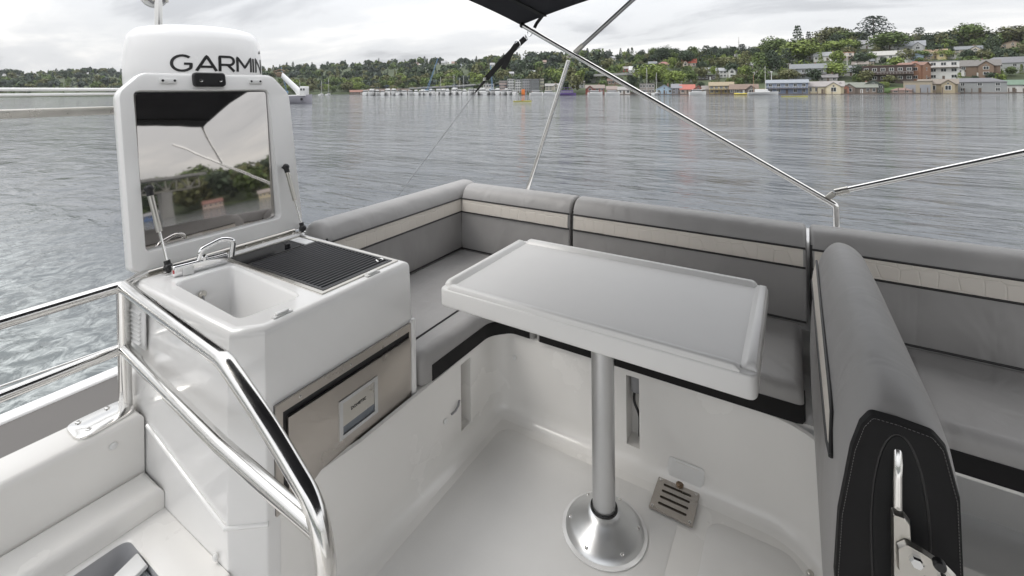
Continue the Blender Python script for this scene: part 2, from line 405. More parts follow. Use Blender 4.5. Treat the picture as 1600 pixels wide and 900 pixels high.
# seat base wall that runs round the well: left side, back, right side
corner = lambda c, r, a0, a1, n: [(c[0] + r * math.cos(R(a0 + (a1 - a0) * k / n)), c[1] + r * math.sin(R(a0 + (a1 - a0) * k / n))) for k in range(n + 1)]
path = [(-1.0995, .668), (-1.088, .74)] + [(-1.072, y) for y in (.9, 1.2, 1.362, 1.422)] + corner((-1.012, 1.56), .06, 180, 90, 8) + \
       [(x, 1.62) for x in (-.8, -.65, -.522, -.475, -.3, -.1)] + corner((-.09, 1.42), .20, 90, 0, 8) + [(.11, 1.0), (.11, .4), (.11, -.8)]
SLOT = {4: (.065, .30), 16: (.07, .315)}
hole = {}
zs = [(0., -.045), (.006, -.026), (.018, -.011), (.04, -.002), (.065, 0), (.315, 0), (.332, .003), (.336, .012)]
def wall_pt(i, ins, z):
    a, b = Vector(path[max(i - 1, 0)]), Vector(path[min(i + 1, len(path) - 1)]); t = (b - a).normalized(); nv = Vector((-t.y, t.x))   # left normal = away from the well
    p = Vector(path[i]) + nv * ins; return (p.x, p.y, z)
bm = B(); G = [[bm.verts.new(wall_pt(i, ins, z)) for z, ins in zs] for i in range(len(path))]
slots = [next(i for i, p in enumerate(path) if abs(p[0] + 1.072) < .001 and abs(p[1] - 1.362) < .001), next(i for i, p in enumerate(path) if abs(p[0] + .522) < .001)]
for i in range(len(path) - 1):
    for k in range(len(zs) - 1):
        if i in slots and k == 4: continue
        bm.faces.new((G[i][k], G[i + 1][k], G[i + 1][k + 1], G[i][k + 1]))
for i in slots:                                   # the deep upright recesses
    a0, a1, b0, b1 = G[i][4], G[i + 1][4], G[i][5], G[i + 1][5]
    def deep(v, d): 
        t = (Vector(path[i + 1]) - Vector(path[i])).normalized(); nv = Vector((-t.y, t.x)); return bm.verts.new(v.co + Vector((nv.x, nv.y, 0)) * d)
    c0, c1, d0, d1 = deep(a0, .07), deep(a1, .07), deep(b0, .07), deep(b1, .07)
    for q in ((a0, a1, c1, c0), (b1, b0, d0, d1), (a1, b1, d1, c1), (b0, a0, c0, d0), (c0, c1, d1, d0)): bm.faces.new(q)
build('seat_base', bm, gel, fb, 40)
# seat tops under the cushions and the outer coamings
bm = B(); bx(bm, -1.85, -1.08, 1.142, 2.5, .325, .334); bx(bm, -1.08, -.95, 1.66, 2.5, .325, .334); bx(bm, -.95, 2.45, 1.63, 2.5, .325, .3345); build('seat_top', bm, gel, fb, 0)
bm = B()
stack(bm, roundpoly([(-1.98, 1.22), (-1.795, 1.22), (-1.795, 2.30), (-1.98, 2.30)], [.06, .03, 0, 0]), rolled(-.2, .70, 0, .03)); stack(bm, roundpoly([(-1.979, 2.26), (2.45, 2.26), (2.45, 2.52), (-1.979, 2.52)], [0, 0, .02, .12]), rolled(-.2, .703, 0, .035)); build('side_coaming', bm, gelw, fb, 40)
bm = B(); stack(bm, roundpoly([(2.46, -1.2), (2.62, -1.2), (2.62, 2.52), (2.46, 2.52)], .02), rolled(-.2, .78, 0, .04)); build('forward_coaming', bm, gelw, fb, 40)
bm = B(); stack(bm, roundpoly([(.85, .1), (1.6, .1), (1.6, 1.2), (.85, 1.2)], .1), rolled(0, .42, 0, .03)); build('helm_seat_base', bm, gel, fb, 40)
# cables seen through the right hand recess
bm = B()
tube(bm, fillet([(-.49, 1.675, .07), (-.485, 1.66, .16), (-.51, 1.665, .20), (-.492, 1.67, .31)], .03), .005, 8)
build('cable', bm, blk, fb)
bm = B(); bx(bm, -.515, -.482, 1.655, 1.68, .235, .30, .003); build('cable_clip', bm, greyp, fb)
# left steps: coaming cap, ledge, locker with a recess
bm = B(); stack(bm, [(-1.745, -2.2), (-1.615, -2.2), (-1.615, .572), (-1.745, .572)], rolled(-.25, .42, 0, .018)); build('coaming_cap', bm, gel, fb, 40)
bm = B(); stack(bm, [(-1.614, -2.2), (-1.495, -2.2), (-1.495, .574), (-1.614, .574)], rolled(-.1, .26, 0, .022)); build('upper_step', bm, gel, fb, 40)
outer = [(-1.494, -2.2), (-1.155, -2.2), (-1.155, .574), (-1.494, .574)]
hole_ = roundpoly([(-1.482, -.35), (-1.262, -.35), (-1.262, .492), (-1.482, .492)], .035)
bm = B()
holed(bm, outer, [hole_], lambda x, y: (x, y, .20))
stack(bm, hole_, [(.20, 0), (.196, .006)], cap0=False, cap1=False)
stack(bm, outer, [(-.1, -.03), (.12, -.02), (.18, -.004), (.20, 0)], cap1=False); build('locker_step', bm, gel, fb, 35)
bm = B(); stack(bm, hole_, [(.196, .006), (.05, .014), (.02, .02), (.015, .05)], cap0=False, cap1=True); build('locker_bin', bm, mat('bin_grey', (.42, .42, .43), .5, var=(5, .05, 5)), fb, 35)
# raised moulding line along the locker side and its plugs
bm = B(); tube(bm, [(-1.60, .574, .388), (-1.168, .572, .303), (-1.098, .637, .295)], .0055, 8); build('moulding_line', bm, gelw, fb)
for p, ax in (((-1.21, .571, .215), 'Y'), ((-1.614 + .001, .50, .372), 'X'), ((-1.021 + .03, 1.617, .238), 'Y'), ((-1.069, 1.265, .165), 'X'), ((.03, 1.50, .006), 'Z')):
    bm = B(); s = -1 if ax == 'Y' else 1
    lathe(bm, [(.009, 0), (.009, s * .003), (.006, s * .006), (.003, s * .0065)], p, 14, ax); build('plug', bm, whitep if ax != 'Z' else castm, fb)
bm = B(); strap(bm, [(-1.068, 1.30, .168), (-1.064, 1.318, .172), (-1.064, 1.335, .182), (-1.069, 1.348, .192)], .008, .004, (1, 0, .3)); build('pull_tab', bm, greyp, fb)
# embossed sticker above the drain
bm = B(); stack(bm, roundpoly([(-.385, .012), (-.262, .012), (-.258, .085), (-.372, .085)], .012), [(0, 0), (.0012, 0)], f=lambda x, z, d: (x, 1.6185 - d - max(0, .02 - z) * 0.9, z)); st = build('sticker', bm, whitep, fb, 0)
for k in range(5):
    bm = B(); bx(bm, -.368 + .004 * k, -.276, 1.6155, 1.617, .036 + k * .0095, .0385 + k * .0095); build('print_line', bm, gel, st, 0)
# side deck, gunwale, hull below
bm = B(); bx(bm, -2.76, -1.75, -3.5, 1.02, -.05, .0); build('side_deck', bm, deckgrey, fb, 0)
bm = B(); stack(bm, roundpoly([(-2.84, -3.5), (-2.761, -3.5), (-2.761, 1.02), (-2.84, 1.02)], .01), rolled(-.25, .012, 0, .012)); build('gunwale', bm, gelw, fb, 40)
bm = B(); tube(bm, [(-2.80, -3.4, .31), (-2.80, .45, .145), (-2.80, 1.0, .12)], .004, 8); build('guard_wire', bm, steel, fb)
bm = B()
secs = []
for z, g in ((-.26, .0), (-.8, .05), (-1.4, .02), (-2.0, .1), (-2.9, .35)):
    secs.append([(x, y, z) for x, y in offset(roundpoly([(-2.83, -3.4), (2.4, -3.4), (5.2, -.6), (2.6, 2.5), (-1.9, 2.5), (-2.83, 1.0)], [.3, 1.2, .8, 1.2, .3, .2]), g)])
loft(bm, secs); build('hull', bm, gelw, fb, 40)

# ---- drain plate in the floor
dr = empty('drain_plate', (-.338, 1.54, .006), 'brushed steel drain plate with four slots set in the cockpit floor', 'drain')
bm = B()
def slot2(cx, cy, w, h): return roundpoly([(cx - w / 2, cy - h / 2), (cx + w / 2, cy - h / 2), (cx + w / 2, cy + h / 2), (cx - w / 2, cy + h / 2)], h * .49, 4)
sq = [(-.404, 1.472), (-.272, 1.472), (-.272, 1.602), (-.404, 1.602)]
hs = [slot2(-.338, 1.5 + .026 * k, .088, .0095) for k in range(4)]
holed(bm, sq, hs, lambda x, y: (x, y, .012))
for h in hs: stack(bm, h, [(.012, 0), (.004, 0)], cap0=False, cap1=False)
stack(bm, sq, [(.006, 0), (.012, 0)], cap0=False, cap1=False); build('plate', bm, brushed, dr, 20)
bm = B(); bx(bm, -.395, -.281, 1.48, 1.595, .005, .0075); build('drain_well', bm, mat('drain_dark', (.05, .04, .03), .7), dr, 0)
for x in (-.395, -.281):
    for y in (1.481, 1.593): screw(dr, (x, y, .012), .005)
bm = B(); lathe(bm, [(.012, 0), (.012, .006), (.008, .009)], (-.335, 1.603, .010), 16); build('finger_hole_cap', bm, mat('bronze', (.22, .16, .11), .4, .8), dr)

# ================================================================== table
tb = empty('pedestal_table', (-.503, 1.336, 0), 'white rectangular table with raised edge strips on a round aluminium post', 'table')
TX0, TX1, TY0, TY1, TZ = -.932, -.068, 1.08, 1.592, .742
bm = B(); stack(bm, roundpoly([(TX0, TY0), (TX1, TY0), (TX1, TY1), (TX0, TY1)], .022, 5), rolled(.686, TZ, .010, .006)); build('tabletop', bm, mat('table_shell', (.765, .757, .742), .3, coat=.2, var=(3, .015, 5)), tb, 50)
bm = B(); stack(bm, [(TX0 + .033, TY0 + .033), (TX1 - .033, TY0 + .033), (TX1 - .033, TY1 - .033), (TX0 + .033, TY1 - .033)], [(TZ - .004, 0), (TZ + .0015, 0)]); build('table_surface', bm, tabletop_m, tb, 0)
rimp = [(0, 0), (.0, .011), (.003, .0145), (.017, .0145), (.020, .012), (.031, .003), (.033, 0)]       # from the outer edge inward
shell = MATS['table_shell']
def rim(p, q, inn):
    p, q, inn = Vector(p), Vector(q), Vector(inn); d = (q - p).normalized(); bm = B()
    secs = []
    for s, c in ((p, 1), (p, 0), (q, 0), (q, 1)):
        pass
    for t, k in ((0, .35), (.006, .8), (.014, 1), ((q - p).length - .014, 1), ((q - p).length - .006, .8), ((q - p).length, .35)):
        secs.append([p + d * t + inn * u + Vector((0, 0, v * k)) for u, v in rimp])
    loft(bm, secs); build('edge_strip', bm, shell, tb, 50)
z = TZ - .001
rim((TX0 + .03, TY0 + .003, z), (TX1 - .034, TY0 + .003, z), (0, 1, 0)); rim((TX0 + .03, TY1 - .003, z), (TX1 - .03, TY1 - .003, z), (0, -1, 0))
rim((TX0 + .003, TY0 + .026, z), (TX0 + .003, TY1 - .026, z), (1, 0, 0)); rim((TX1 - .003, TY0 + .022, z), (TX1 - .003, TY1 - .022, z), (-1, 0, 0))
bm = B(); lathe(bm, [(.0345, .02), (.0345, .66)], (-.503, 1.336, 0), 40); build('post', bm, alu, tb)
bm = B(); lathe(bm, [(.0345, .070), (.041, .072), (.042, .066), (.038, .06)], (-.503, 1.336, 0), 40, cap0=False, cap1=False); build('collar', bm, blk, tb)
bm = B(); lathe(bm, [(.118, .006), (.116, .012), (.10, .022), (.075, .038), (.055, .055), (.043, .068), (.036, .068)], (-.503, 1.336, 0), 56); build('base_plate', bm, mat('polished_aluminium', (.70, .71, .715), .36, 1.0, var=(8, .04, 5)), tb, 50)
bm = B(); lathe(bm, [(.128, .004), (.128, .0065), (.116, .0085)], (-.503, 1.336, 0), 56); build('gasket', bm, gelw, tb)
for k in range(6): a = R(20 + 60 * k); screw(tb, (-.503 + .101 * math.cos(a), 1.336 + .101 * math.sin(a), .0205), .0062)
bm = B(); bx(bm, -.60, -.41, 1.26, 1.41, .655, .688, .01); build('top_bracket', bm, alu, tb)

# ================================================================== seat cushions
def seat(label, poly, front, seam=None):
    t = empty('seat_cushion', (sum(p[0] for p in poly) / len(poly), sum(p[1] for p in poly) / len(poly), .335), label, 'seat cushion', 'seat cushions round the well')
    bm = B(); stack(bm, poly, rolled(.336, .452, .012, .038, 6)); build('pad', bm, vinyl, t, 60)
    for pth in front:
        pth = [(q[0], q[1]) for q in pth]; n = len(pth); secs = []
        bm = B()
        for i, p in enumerate(pth):
            a, b = Vector(pth[max(i - 1, 0)]), Vector(pth[min(i + 1, n - 1)]); d = (b - a).normalized(); o = Vector((d.y, -d.x)) * .003
            secs.append([(p[0] + o.x, p[1] + o.y, z) for z in (.341, .396)] + [(p[0] - o.x * 2, p[1] - o.y * 2, z) for z in (.396, .341)])
        loft(bm, secs); build('kick_strip', bm, vinyl_d, t, 50)
    if seam:
        bm = B(); tube(bm, seam, .0035, 8); build('piping_gap_line', bm, pipe_m, t)
    return t
pl = roundpoly([(-1.62, 1.158), (-1.075, 1.158), (-1.068, 1.545), (-1.00, 1.612), (-.90, 1.612), (-.90, 2.07), (-1.62, 2.07)], [.03, .04, .09, .06, .02, .02, .02], 8)
seat('grey vinyl seat cushion beside the galley cabinet, wrapping the left corner', pl,
     [[(-1.0742, 1.205)] + [q for q in pl if q[0] < -.915 and q[0] > -1.0745 and q[1] > 1.21 and q[1] < 1.62]], [(-1.165, 1.18, .4535), (-1.165, 1.5, .4535), (-1.14, 1.62, .4535), (-1.05, 1.70, .4535), (-.93, 1.715, .4535)])
seat('grey vinyl seat cushion behind the white table along the back', roundpoly([(-.885, 1.612), (.022, 1.612), (.022, 2.07), (-.885, 2.07)], [.01, .022, .02, .02], 6), [[(-.87, 1.612), (-.45, 1.612), (.0, 1.612), (.015, 1.6165), (.022, 1.634), (.022, 1.70)]])
seat('grey vinyl seat cushion at the right behind the long bolster', roundpoly([(.30, 1.62), (1.25, 1.62), (1.25, 2.07), (.30, 2.07)], .03, 6), [[(.33, 1.62), (1.22, 1.62)]])
bm = B(); bx(bm, .06, .29, 1.72, 2.04, .338, .39, .02, 3); tag(build('gap_shade_block', bm, vinyl_d, None, 40), 'dark block standing for the shaded gap between the seat cushions behind the bolster', 'gap filler')  # dark block put in as the shade of the open gap

# backrests: profile u = outward from the well, v = height
BP = [(.005, .44), (-.004, .52), (-.002, .62), (.0, .70), (.010, .752), (.040, .794), (.090, .806), (.145, .792), (.182, .745), (.19, .62), (.185, .44)]
BPs = [(p.x, p.y) for p in crom([(a, b, 0) for a, b in BP], 4)]
def backrest(label, f, t0, t1, r=.03):
    o = f(.1, .44, (t0 + t1) / 2); t = empty('backrest_cushion', o, label, 'backrest', 'backrest cushions round the seats')
    bm = B(); sweep(bm, BPs, f, t0, t1, r, 6); build('pad', bm, vinyl, t, 60)
    # cream stripe laid on the front
    fr = [p for p in BPs[:22]]
    def at_v(v):
        for a, b in zip(fr, fr[1:]):
            if a[1] <= v <= b[1]: k = (v - a[1]) / (b[1] - a[1]); return a[0] + (b[0] - a[0]) * k
        return fr[-1][0]
    va, vb = .664, .736
    vs = [va + (vb - va) * k / 4 for k in range(5)]
    tt = [t0 + .012 + (t1 - t0 - .024) * k / 12 for k in range(13)]
    bm = B(); secs = [[f(at_v(v) - .003, v, q) for v in vs] + [f(at_v(v) + .004, v, q) for v in vs[::-1]] for q in tt]
    loft(bm, secs); build('stripe', bm, stripe_m, t, 60)
    for v in (va, vb, .457):  # stripe piping, and lowest a black line for the shaded gap at the seat
        bm = B(); tube(bm, [f(at_v(v) - (.003 if v > .5 else .001), v, q) for q in [t0 + .004] + tt + [t1 - .004]], .0042, 8); build('piping_gap_line', bm, pipe_m, t)
    bm = B(); tube(bm, [f(at_v(v) + .006, v, t0 + .003) for v in (.46, .55, .64, .70, .75)], .0045, 8); build('piping_gap_line', bm, pipe_m, t)  # upright black tube added as the shade of the end gap
    return t
fb_back = lambda u, v, t: Vector((t, 2.05 + u, v))
fb_left = lambda u, v, t: Vector((-1.60 - u, t, v))
backrest('grey backrest running from behind the galley grill to the far corner', fb_left, 1.185, 2.24, .03)
backrest('short grey backrest in the far left corner, with a cream stripe', fb_back, -1.602, -.932, .012)
backrest('long grey backrest with a cream stripe behind the white table', fb_back, -.924, .040, .016)
backrest('grey backrest at the right behind the rounded bolster', fb_back, .052, 1.30, .016)

# ================================================================== bolster with hinge
bo = empty('bolster_seat_back', (.12, 1.4, .42), 'long rounded grey bolster with a black end panel at the right', 'bolster')
PB = [(.050, .40), (.040, .44), (.041, .52), (.045, .60), (.050, .66), (.057, .72), (.070, .765), (.092, .806), (.122, .829), (.158, .824), (.190, .797), (.205, .74), (.208, .66), (.205, .52), (.20, .40)]
PBs = [(p.x, p.y) for p in crom([(a, b, 0) for a, b in PB], 4)]
bm = B()
NB = len(PBs); cx, cy = .125, .62
def bsec(y, dx, dz):
    lift = .038 * max(0, 1.95 - y) / 1.05
    return [(cx + (u - cx) * (1 - dx / .09), y, cy + (v - cy) * (1 - dz / .22) + lift * (v - .40) / .44) for u, v in PBs]
st = [(.885, .013, .030), (.890, .009, .022), (.905, .005, .012), (.935, .002, .004), (.99, 0, 0), (1.3, 0, 0), (1.6, .0, 0), (1.82, .002, .002), (1.88, .008, .008), (1.915, .020, .02), (1.935, .036, .036), (1.945, .055, .055)]
loft(bm, [bsec(*q) for q in st]); build('pad', bm, vinyl, bo, 60)
def inset(s): return [(cx + (u - cx) * s, cy + (v - cy) * s) for u, v in PBs]
# black end panel, slightly angular at the top, with contrast stitching
EP = [(.068, .41), (.054, .50), (.049, .58), (.055, .68), (.072, .788), (.084, .830), (.097, .851), (.130, .851), (.170, .847), (.184, .830), (.199, .76), (.203, .60), (.195, .41)]
EPs = roundpoly(EP, .012, 4)
bm = B(); stack(bm, EPs, [(.890, 0), (.880, .002), (.877, .006)], f=lambda x, z, y: (x, y, z)); build('end_panel', bm, vinyl_d, bo, 40)
stitch = offset(EPs, .0055); stitch = [p for p in stitch if p[1] > .43]
bm = B()
pts = [Vector((x, .8765, z)) for x, z in stitch]
pts = pts if pts[0].z < pts[-1].z + 9 else pts
den = []
for a, b in zip(pts, pts[1:]):
    k = max(1, int((b - a).length / .0045))
    den += [(a + (b - a) * (i + .18) / k, a + (b - a) * (i + .78) / k) for i in range(k)]
for a, b in den:
    if (a - b).length < .02: tube(bm, [a, b], .00045, 4)
tag(build('stitching', bm, thread_m, bo, 0), kind='stuff')
# oval recess round the steel arm
OV = [(.130 + .034 * math.cos(a), .68 + (.152 if math.sin(a) > 0 else .26) * math.sin(a)) for a in (2 * math.pi * k / 40 for k in range(40))]
bm = B(); tube(bm, [Vector((x, .8775, z)) for x, z in OV + OV[:1]], .0018, 6, cap=False); build('recess_seam', bm, pipe_m, bo)
bm = B(); stack(bm, OV, [(.879, 0), (.8755, .002), (.8735, .008)], f=lambda x, z, y: (x, y, z)); build('recess_pad', bm, mat('recess_vinyl', (.009, .009, .0095), .6, spec=.25), bo, 40)
# cream stripe and its edging cords on the left face
def left_at(v):
    L = [p for p in PBs if p[0] < .12]
    L.sort(key=lambda p: p[1])
    for a, b in zip(L, L[1:]):
        if a[1] <= v <= b[1]: k = (v - a[1]) / (b[1] - a[1] + 1e-9); return a[0] + (b[0] - a[0]) * k
    return L[-1][0]
ys = [.955 + (1.86 - .955) * k / 14 for k in range(15)]
def band_v(y):
    k = (y - .955) / .905; lo = .672 + .016 * k; hi = .728 + .027 * k
    if y < 1.04: q = (1.04 - y) / .085; lo += .018 * q * q; hi -= .040 * q * q
    return lo, hi
bm = B(); secs = []
for y in ys:
    lo, hi = band_v(y); vs = [lo + (hi - lo) * k / 4 for k in range(5)]
    LF = lambda y, v: v + .038 * max(0, 1.95 - y) / 1.05 * (v - .40) / .44
    secs.append([(left_at(v) - .0025, y, LF(y, v)) for v in vs] + [(left_at(v) + .004, y, LF(y, v)) for v in vs[::-1]])
loft(bm, secs); build('stripe', bm, stripe_m, bo, 60)
for s in (0, 1):
    bm = B(); tube(bm, [Vector((left_at(band_v(y)[s]) - .0025, y, LF(y, band_v(y)[s]))) for y in ys], .0036, 8); build('piping_gap_line', bm, pipe_m, bo)
# steel arm and hinge
hg = build('hinge', (lambda bm: (tube(bm, [(.1255, .866, .60), (.1265, .866, .775), (.1275, .868, .795), (.1285, .878, .808)], .0060, 14), bm)[1])(B()), steel, bo)
YX = lambda x, z, y: (x, y, z)
bm = B(); stack(bm, roundpoly([(.1175, .40), (.134, .40), (.134, .676), (.140, .694), (.139, .722), (.132, .731), (.1175, .731)], .004, 3), [(.862, 0), (.859, .001), (.852, .001), (.850, .002)], f=YX); build('bracket', bm, castm, hg, 30)
bm = B(); stack(bm, roundpoly([(.122, .655), (.121, .690), (.132, .702), (.150, .698), (.172, .690), (.186, .678), (.184, .664), (.166, .668), (.150, .664), (.134, .650)], .006, 4), [(.849, 0), (.846, .001), (.841, .002)], f=YX); build('link', bm, castm, hg, 30)
bm = B(); stack(bm, roundpoly([(.134, .668), (.142, .672), (.168, .625), (.160, .618)], .003, 3), [(.858, 0), (.853, .001)], f=YX); build('link', bm, castm, hg, 30)
for x, z_, r in ((.142, .684, .0085), (.166, .692, .0075), (.170, .676, .0065)):
    bm = B(); lathe(bm, [(r, -.004), (r, -.010), (r * .8, -.013), (0.001, -.013)], (x, .846, z_), 6 if x < .15 else 16, 'Y'); build('pivot_bolt', bm, blk if z_ > .69 else chrome, hg, 25)
bm = B(); stack(bm, roundpoly([(.10, .405), (.16, .405), (.16, .425), (.10, .425)], .004), [(.84, 0), (.88, 0)], f=lambda x, z, y: (x, y, z)); build('foot_plate', bm, castm, hg, 30)
bm = B(); tube(bm, [(.128, .86, .0), (.128, .86, .41)], .02, 16); build('support_leg', bm, castm, hg)
bm = B(); bx(bm, .052, .075, 1.70, 1.80, .345, .405, .008); build('stop_block', bm, blk, hg)

# ================================================================== galley cabinet
ga = empty('galley_cabinet', (-1.44, .86, 0), 'white cabinet with sink and grill under a raised mirrored lid', 'galley')
GP = [(-1.775, .575), (-1.165, .575), (-1.10, .635), (-1.10, 1.155), (-1.775, 1.165)]
GPr = roundpoly(GP, [.02, .012, .012, .028, .02], 4)
bm = B()
lv = [(-.02, 0), (.30, .0), (.60, .004), (.735, .010)] + [(.77 - .022 * (1 - math.sin(a)), .010 + .022 * (1 - math.cos(a))) for a in (math.pi / 2 * k / 5 for k in range(6))]
stack(bm, GPr, lv, cap1=False)
TZ2 = .77
sink_h = roundpoly([(-1.612, .645), (-1.205, .628), (-1.188, .795), (-1.600, .818)], .03, 5)
grl_h = [(-1.672, .838), (-1.158, .838), (-1.158, 1.108), (-1.672, 1.108)]
holed(bm, offset(GPr, lv[-1][1]), [sink_h, grl_h], lambda x, y: (x, y, TZ2)); build('cabinet', bm, gelw, ga, 38)
for q in ():
    pass
# sink
bm = B(); stack(bm, sink_h, [(.770, 0), (.767, .004), (.76, .007), (.60, .022), (.585, .034), (.58, .06)], cap0=False); sk = build('sink', bm, gelw, ga, 45)
bm = B(); lathe(bm, [(.012, 0), (.012, .004), (.007, .006), (.004, .005)], (-1.598 + .012, .715, .715), 16, 'X'); build('overflow_boss', bm, castm, sk)
bm = B()
for k in range(14): lathe(bm, [(.0022, 0), (.0022, .004)], (-1.580 + .0012 * k, .716 + .0006 * k, .705 - .008 * k), 6)
tube(bm, crom([(-1.580, .715, .712), (-1.568, .718, .66), (-1.552, .722, .605), (-1.535, .73, .588), (-1.49, .735, .585)], 5), .0028, 6); build('plug_chain', bm, greyp, sk)
bm = B(); lathe(bm, [(.026, 0), (.026, .003), (.018, .004), (.016, .001), (.002, .001)], (-1.42, .725, .58), 24); build('drain', bm, steel, sk)
# grill
gr = build('grill_tray', (lambda bm: (stack(bm, grl_h, [(.769, 0), (.735, .004), (.733, .03)], cap0=False), bm)[1])(B()), iron, ga, 30)
def frame(x0, x1, y0, y1, w, z0, z1, m, parent, name):
    bm = B(); o = [(x0, y0), (x1, y0), (x1, y1), (x0, y1)]; i = offset(o, w)
    secs = [[(p[0], p[1], z) for p in pp] for pp, z in ((o, z0), (o, z1), (i, z1), (i, z0))]
    loft(bm, secs, False, False); return build(name, bm, m, parent, 20)
frame(-1.684, -1.146, .826, 1.120, .013, .7695, .7735, castm, gr, 'steel_trim')
frame(-1.555, -1.160, .840, 1.106, .008, .755, .775, iron, gr, 'grate_frame')
bar = B(); box(bar, (0, 0, 0), (.0062, .252, .010), .0014, 1); bme = None
NBAR = 22
for k in range(NBAR):
    xb = -1.540 + k * (.365 / (NBAR - 1))
    if k == 0: ob = build('grate_bar', bar, barm, gr, 30); bme = ob.data
    else: ob = bpy.data.objects.new('grate_bar', bme); COL.objects.link(ob); ob.parent = gr
    ob.matrix_local = Matrix.Translation(Vector((xb, .973, .769)))
    # gr is itself in world space under the cabinet
bm = B(); bx(bm, -1.670, -1.572, .841, 1.060, .766, .7725, .002); build('control_panel', bm, blkglass, gr, 20)
bm = B(); bx(bm, -1.670, -1.572, 1.064, 1.104, .766, .7722, .002); build('rating_plate', bm, whitep, gr, 20)
bm = B(); tube(bm, fillet([(-1.185, 1.070, .777), (-1.200, 1.070, .779), (-1.200, 1.092, .779), (-1.185, 1.092, .777)], .006), .0022, 8); build('grate_handle', bm, steel, gr)
bm = B(); lathe(bm, [(.010, 0), (.010, .012), (.008, .014)], (-1.60, 1.01, .7725), 16); build('control_knob', bm, blk, gr)
# lid latch clips on the front edge of the top
for y in (.700, 1.000):
    bm = B(); bx(bm, -1.146, -1.128, y - .026, y + .026, .7695, .774, .003); bx(bm, -1.1435, -1.1305, y - .017, y + .017, .774, .780, .003); cl = build('clip', bm, whitep, ga, 40)
    for dy in (-.021, .021): screw(cl, (-1.137, y + dy, .774), .0035)
# rounded pad line near the edge of the top
# faucet
fa = build('faucet', (lambda bm: (box(bm, (-1.655, .742, .788), (.032, .156, .036), .006, 3, Matrix.Rotation(R(-8), 3, 'Z')), bm)[1])(B()), chrome, ga, 40)
bm = B(); tube(bm, fillet([(-1.650, .738, .79), (-1.648, .738, .836), (-1.640, .80, .856), (-1.626, .832, .845), (-1.632, .828, .79)], .014), .0085, 14); build('spout', bm, chrome, fa)
for y in (.70, .775): bm = B(); box(bm, (-1.638, y, .784), (.006, .030, .026), .002, 2, Matrix.Rotation(R(-8), 3, 'Z')); build('lever_tab', bm, whitep, fa, 40)
bm = B(); box(bm, (-1.655, .6665, .788), (.010, .006, .012), .001, 1); build('hot_mark', bm, redp, fa)
bm = B(); lathe(bm, [(.012, 0), (.012, .012), (.009, .015)], (-1.650, .748, .80), 16); build('spout_collar', bm, chrome, fa)
# lid, tilted back about its hinge
TH = R(9.3); HX, HZ = -1.765, .775
def lid_f(y, w, d):      # y along the hinge, w up the lid, d out of its face
    return (HX - w * math.sin(TH) + d * math.cos(TH), y, HZ + w * math.cos(TH) + d * math.sin(TH))
lo = [(.595, .02), (.625, -.004), (1.165, -.004), (1.185, .012), (1.185, .57), (1.115, .652), (.662, .652), (.595, .585)]
lor = roundpoly(lo, [.02, .02, .015, .015, .06, .05, .05, .06], 6)
li = roundpoly([(.634, .060), (1.093, .060), (1.093, .590), (.634, .590)], .022, 5)
bm = B()
secs = [[lid_f(p[0], p[1], d) for p in offset(lor, ins)] for d, ins in ((-.050, .012), (-.046, .004), (-.038, 0), (-.006, 0), (.004, .004), (.007, .012))]
loft(bm, secs, True, False)
holed(bm, offset(lor, .012), [li], lambda y, w: lid_f(y, w, .007))
stack(bm, li, [(.007, 0), (.003, .003), (-.034, .006)], cap0=False, cap1=True, f=lid_f); ld = build('lid', bm, gelw, ga, 38)
TM = math.tan(R(3.0))                       # the mirror sheet stands a little steeper than its lid
bm = B(); stack(bm, offset(li, .008), [(-.002, 0), (.0005, .001)], f=lambda y, w, d: lid_f(y, w, d - .030 + (w - .06) * TM)); build('mirror_panel', bm, mirror_m, ld, 0)
bm = B(); stack(bm, roundpoly([(.812, .600), (.924, .600), (.924, .654), (.812, .654)], .014, 4), [(.007, 0), (.016, .001), (.019, .005)], f=lid_f); lt = build('latch_plate', bm, blk, ld, 35)
for y in (.836, .902):
    bm = B(); secs = [[lid_f(y + r * math.cos(a), .622 + r * math.sin(a), d) for a in (2 * math.pi * k / 12 for k in range(12))] for r, d in ((.0065, .019), (.006, .0215), (.003, .022))]
    loft(bm, secs); build('latch_screw', bm, steel, ld, 30)
for y in (.737, 1.041):
    bm = B(); stack(bm, roundpoly([(y - .027, .612), (y + .027, .612), (y + .027, .632), (y - .027, .632)], .006, 3), [(.007, 0), (.011, .001), (.012, .003)], f=lid_f); build('lid_catch', bm, whitep, ld, 35)
    for s in (-.018, .018):
        bm = B(); secs = [[lid_f(y + s + r * math.cos(a), .622 + r * math.sin(a), d) for a in (2 * math.pi * k / 10 for k in range(10))] for r, d in ((.0042, .012), (.004, .0135))]
        loft(bm, secs); build('catch_hole', bm, blk, ld, 0)
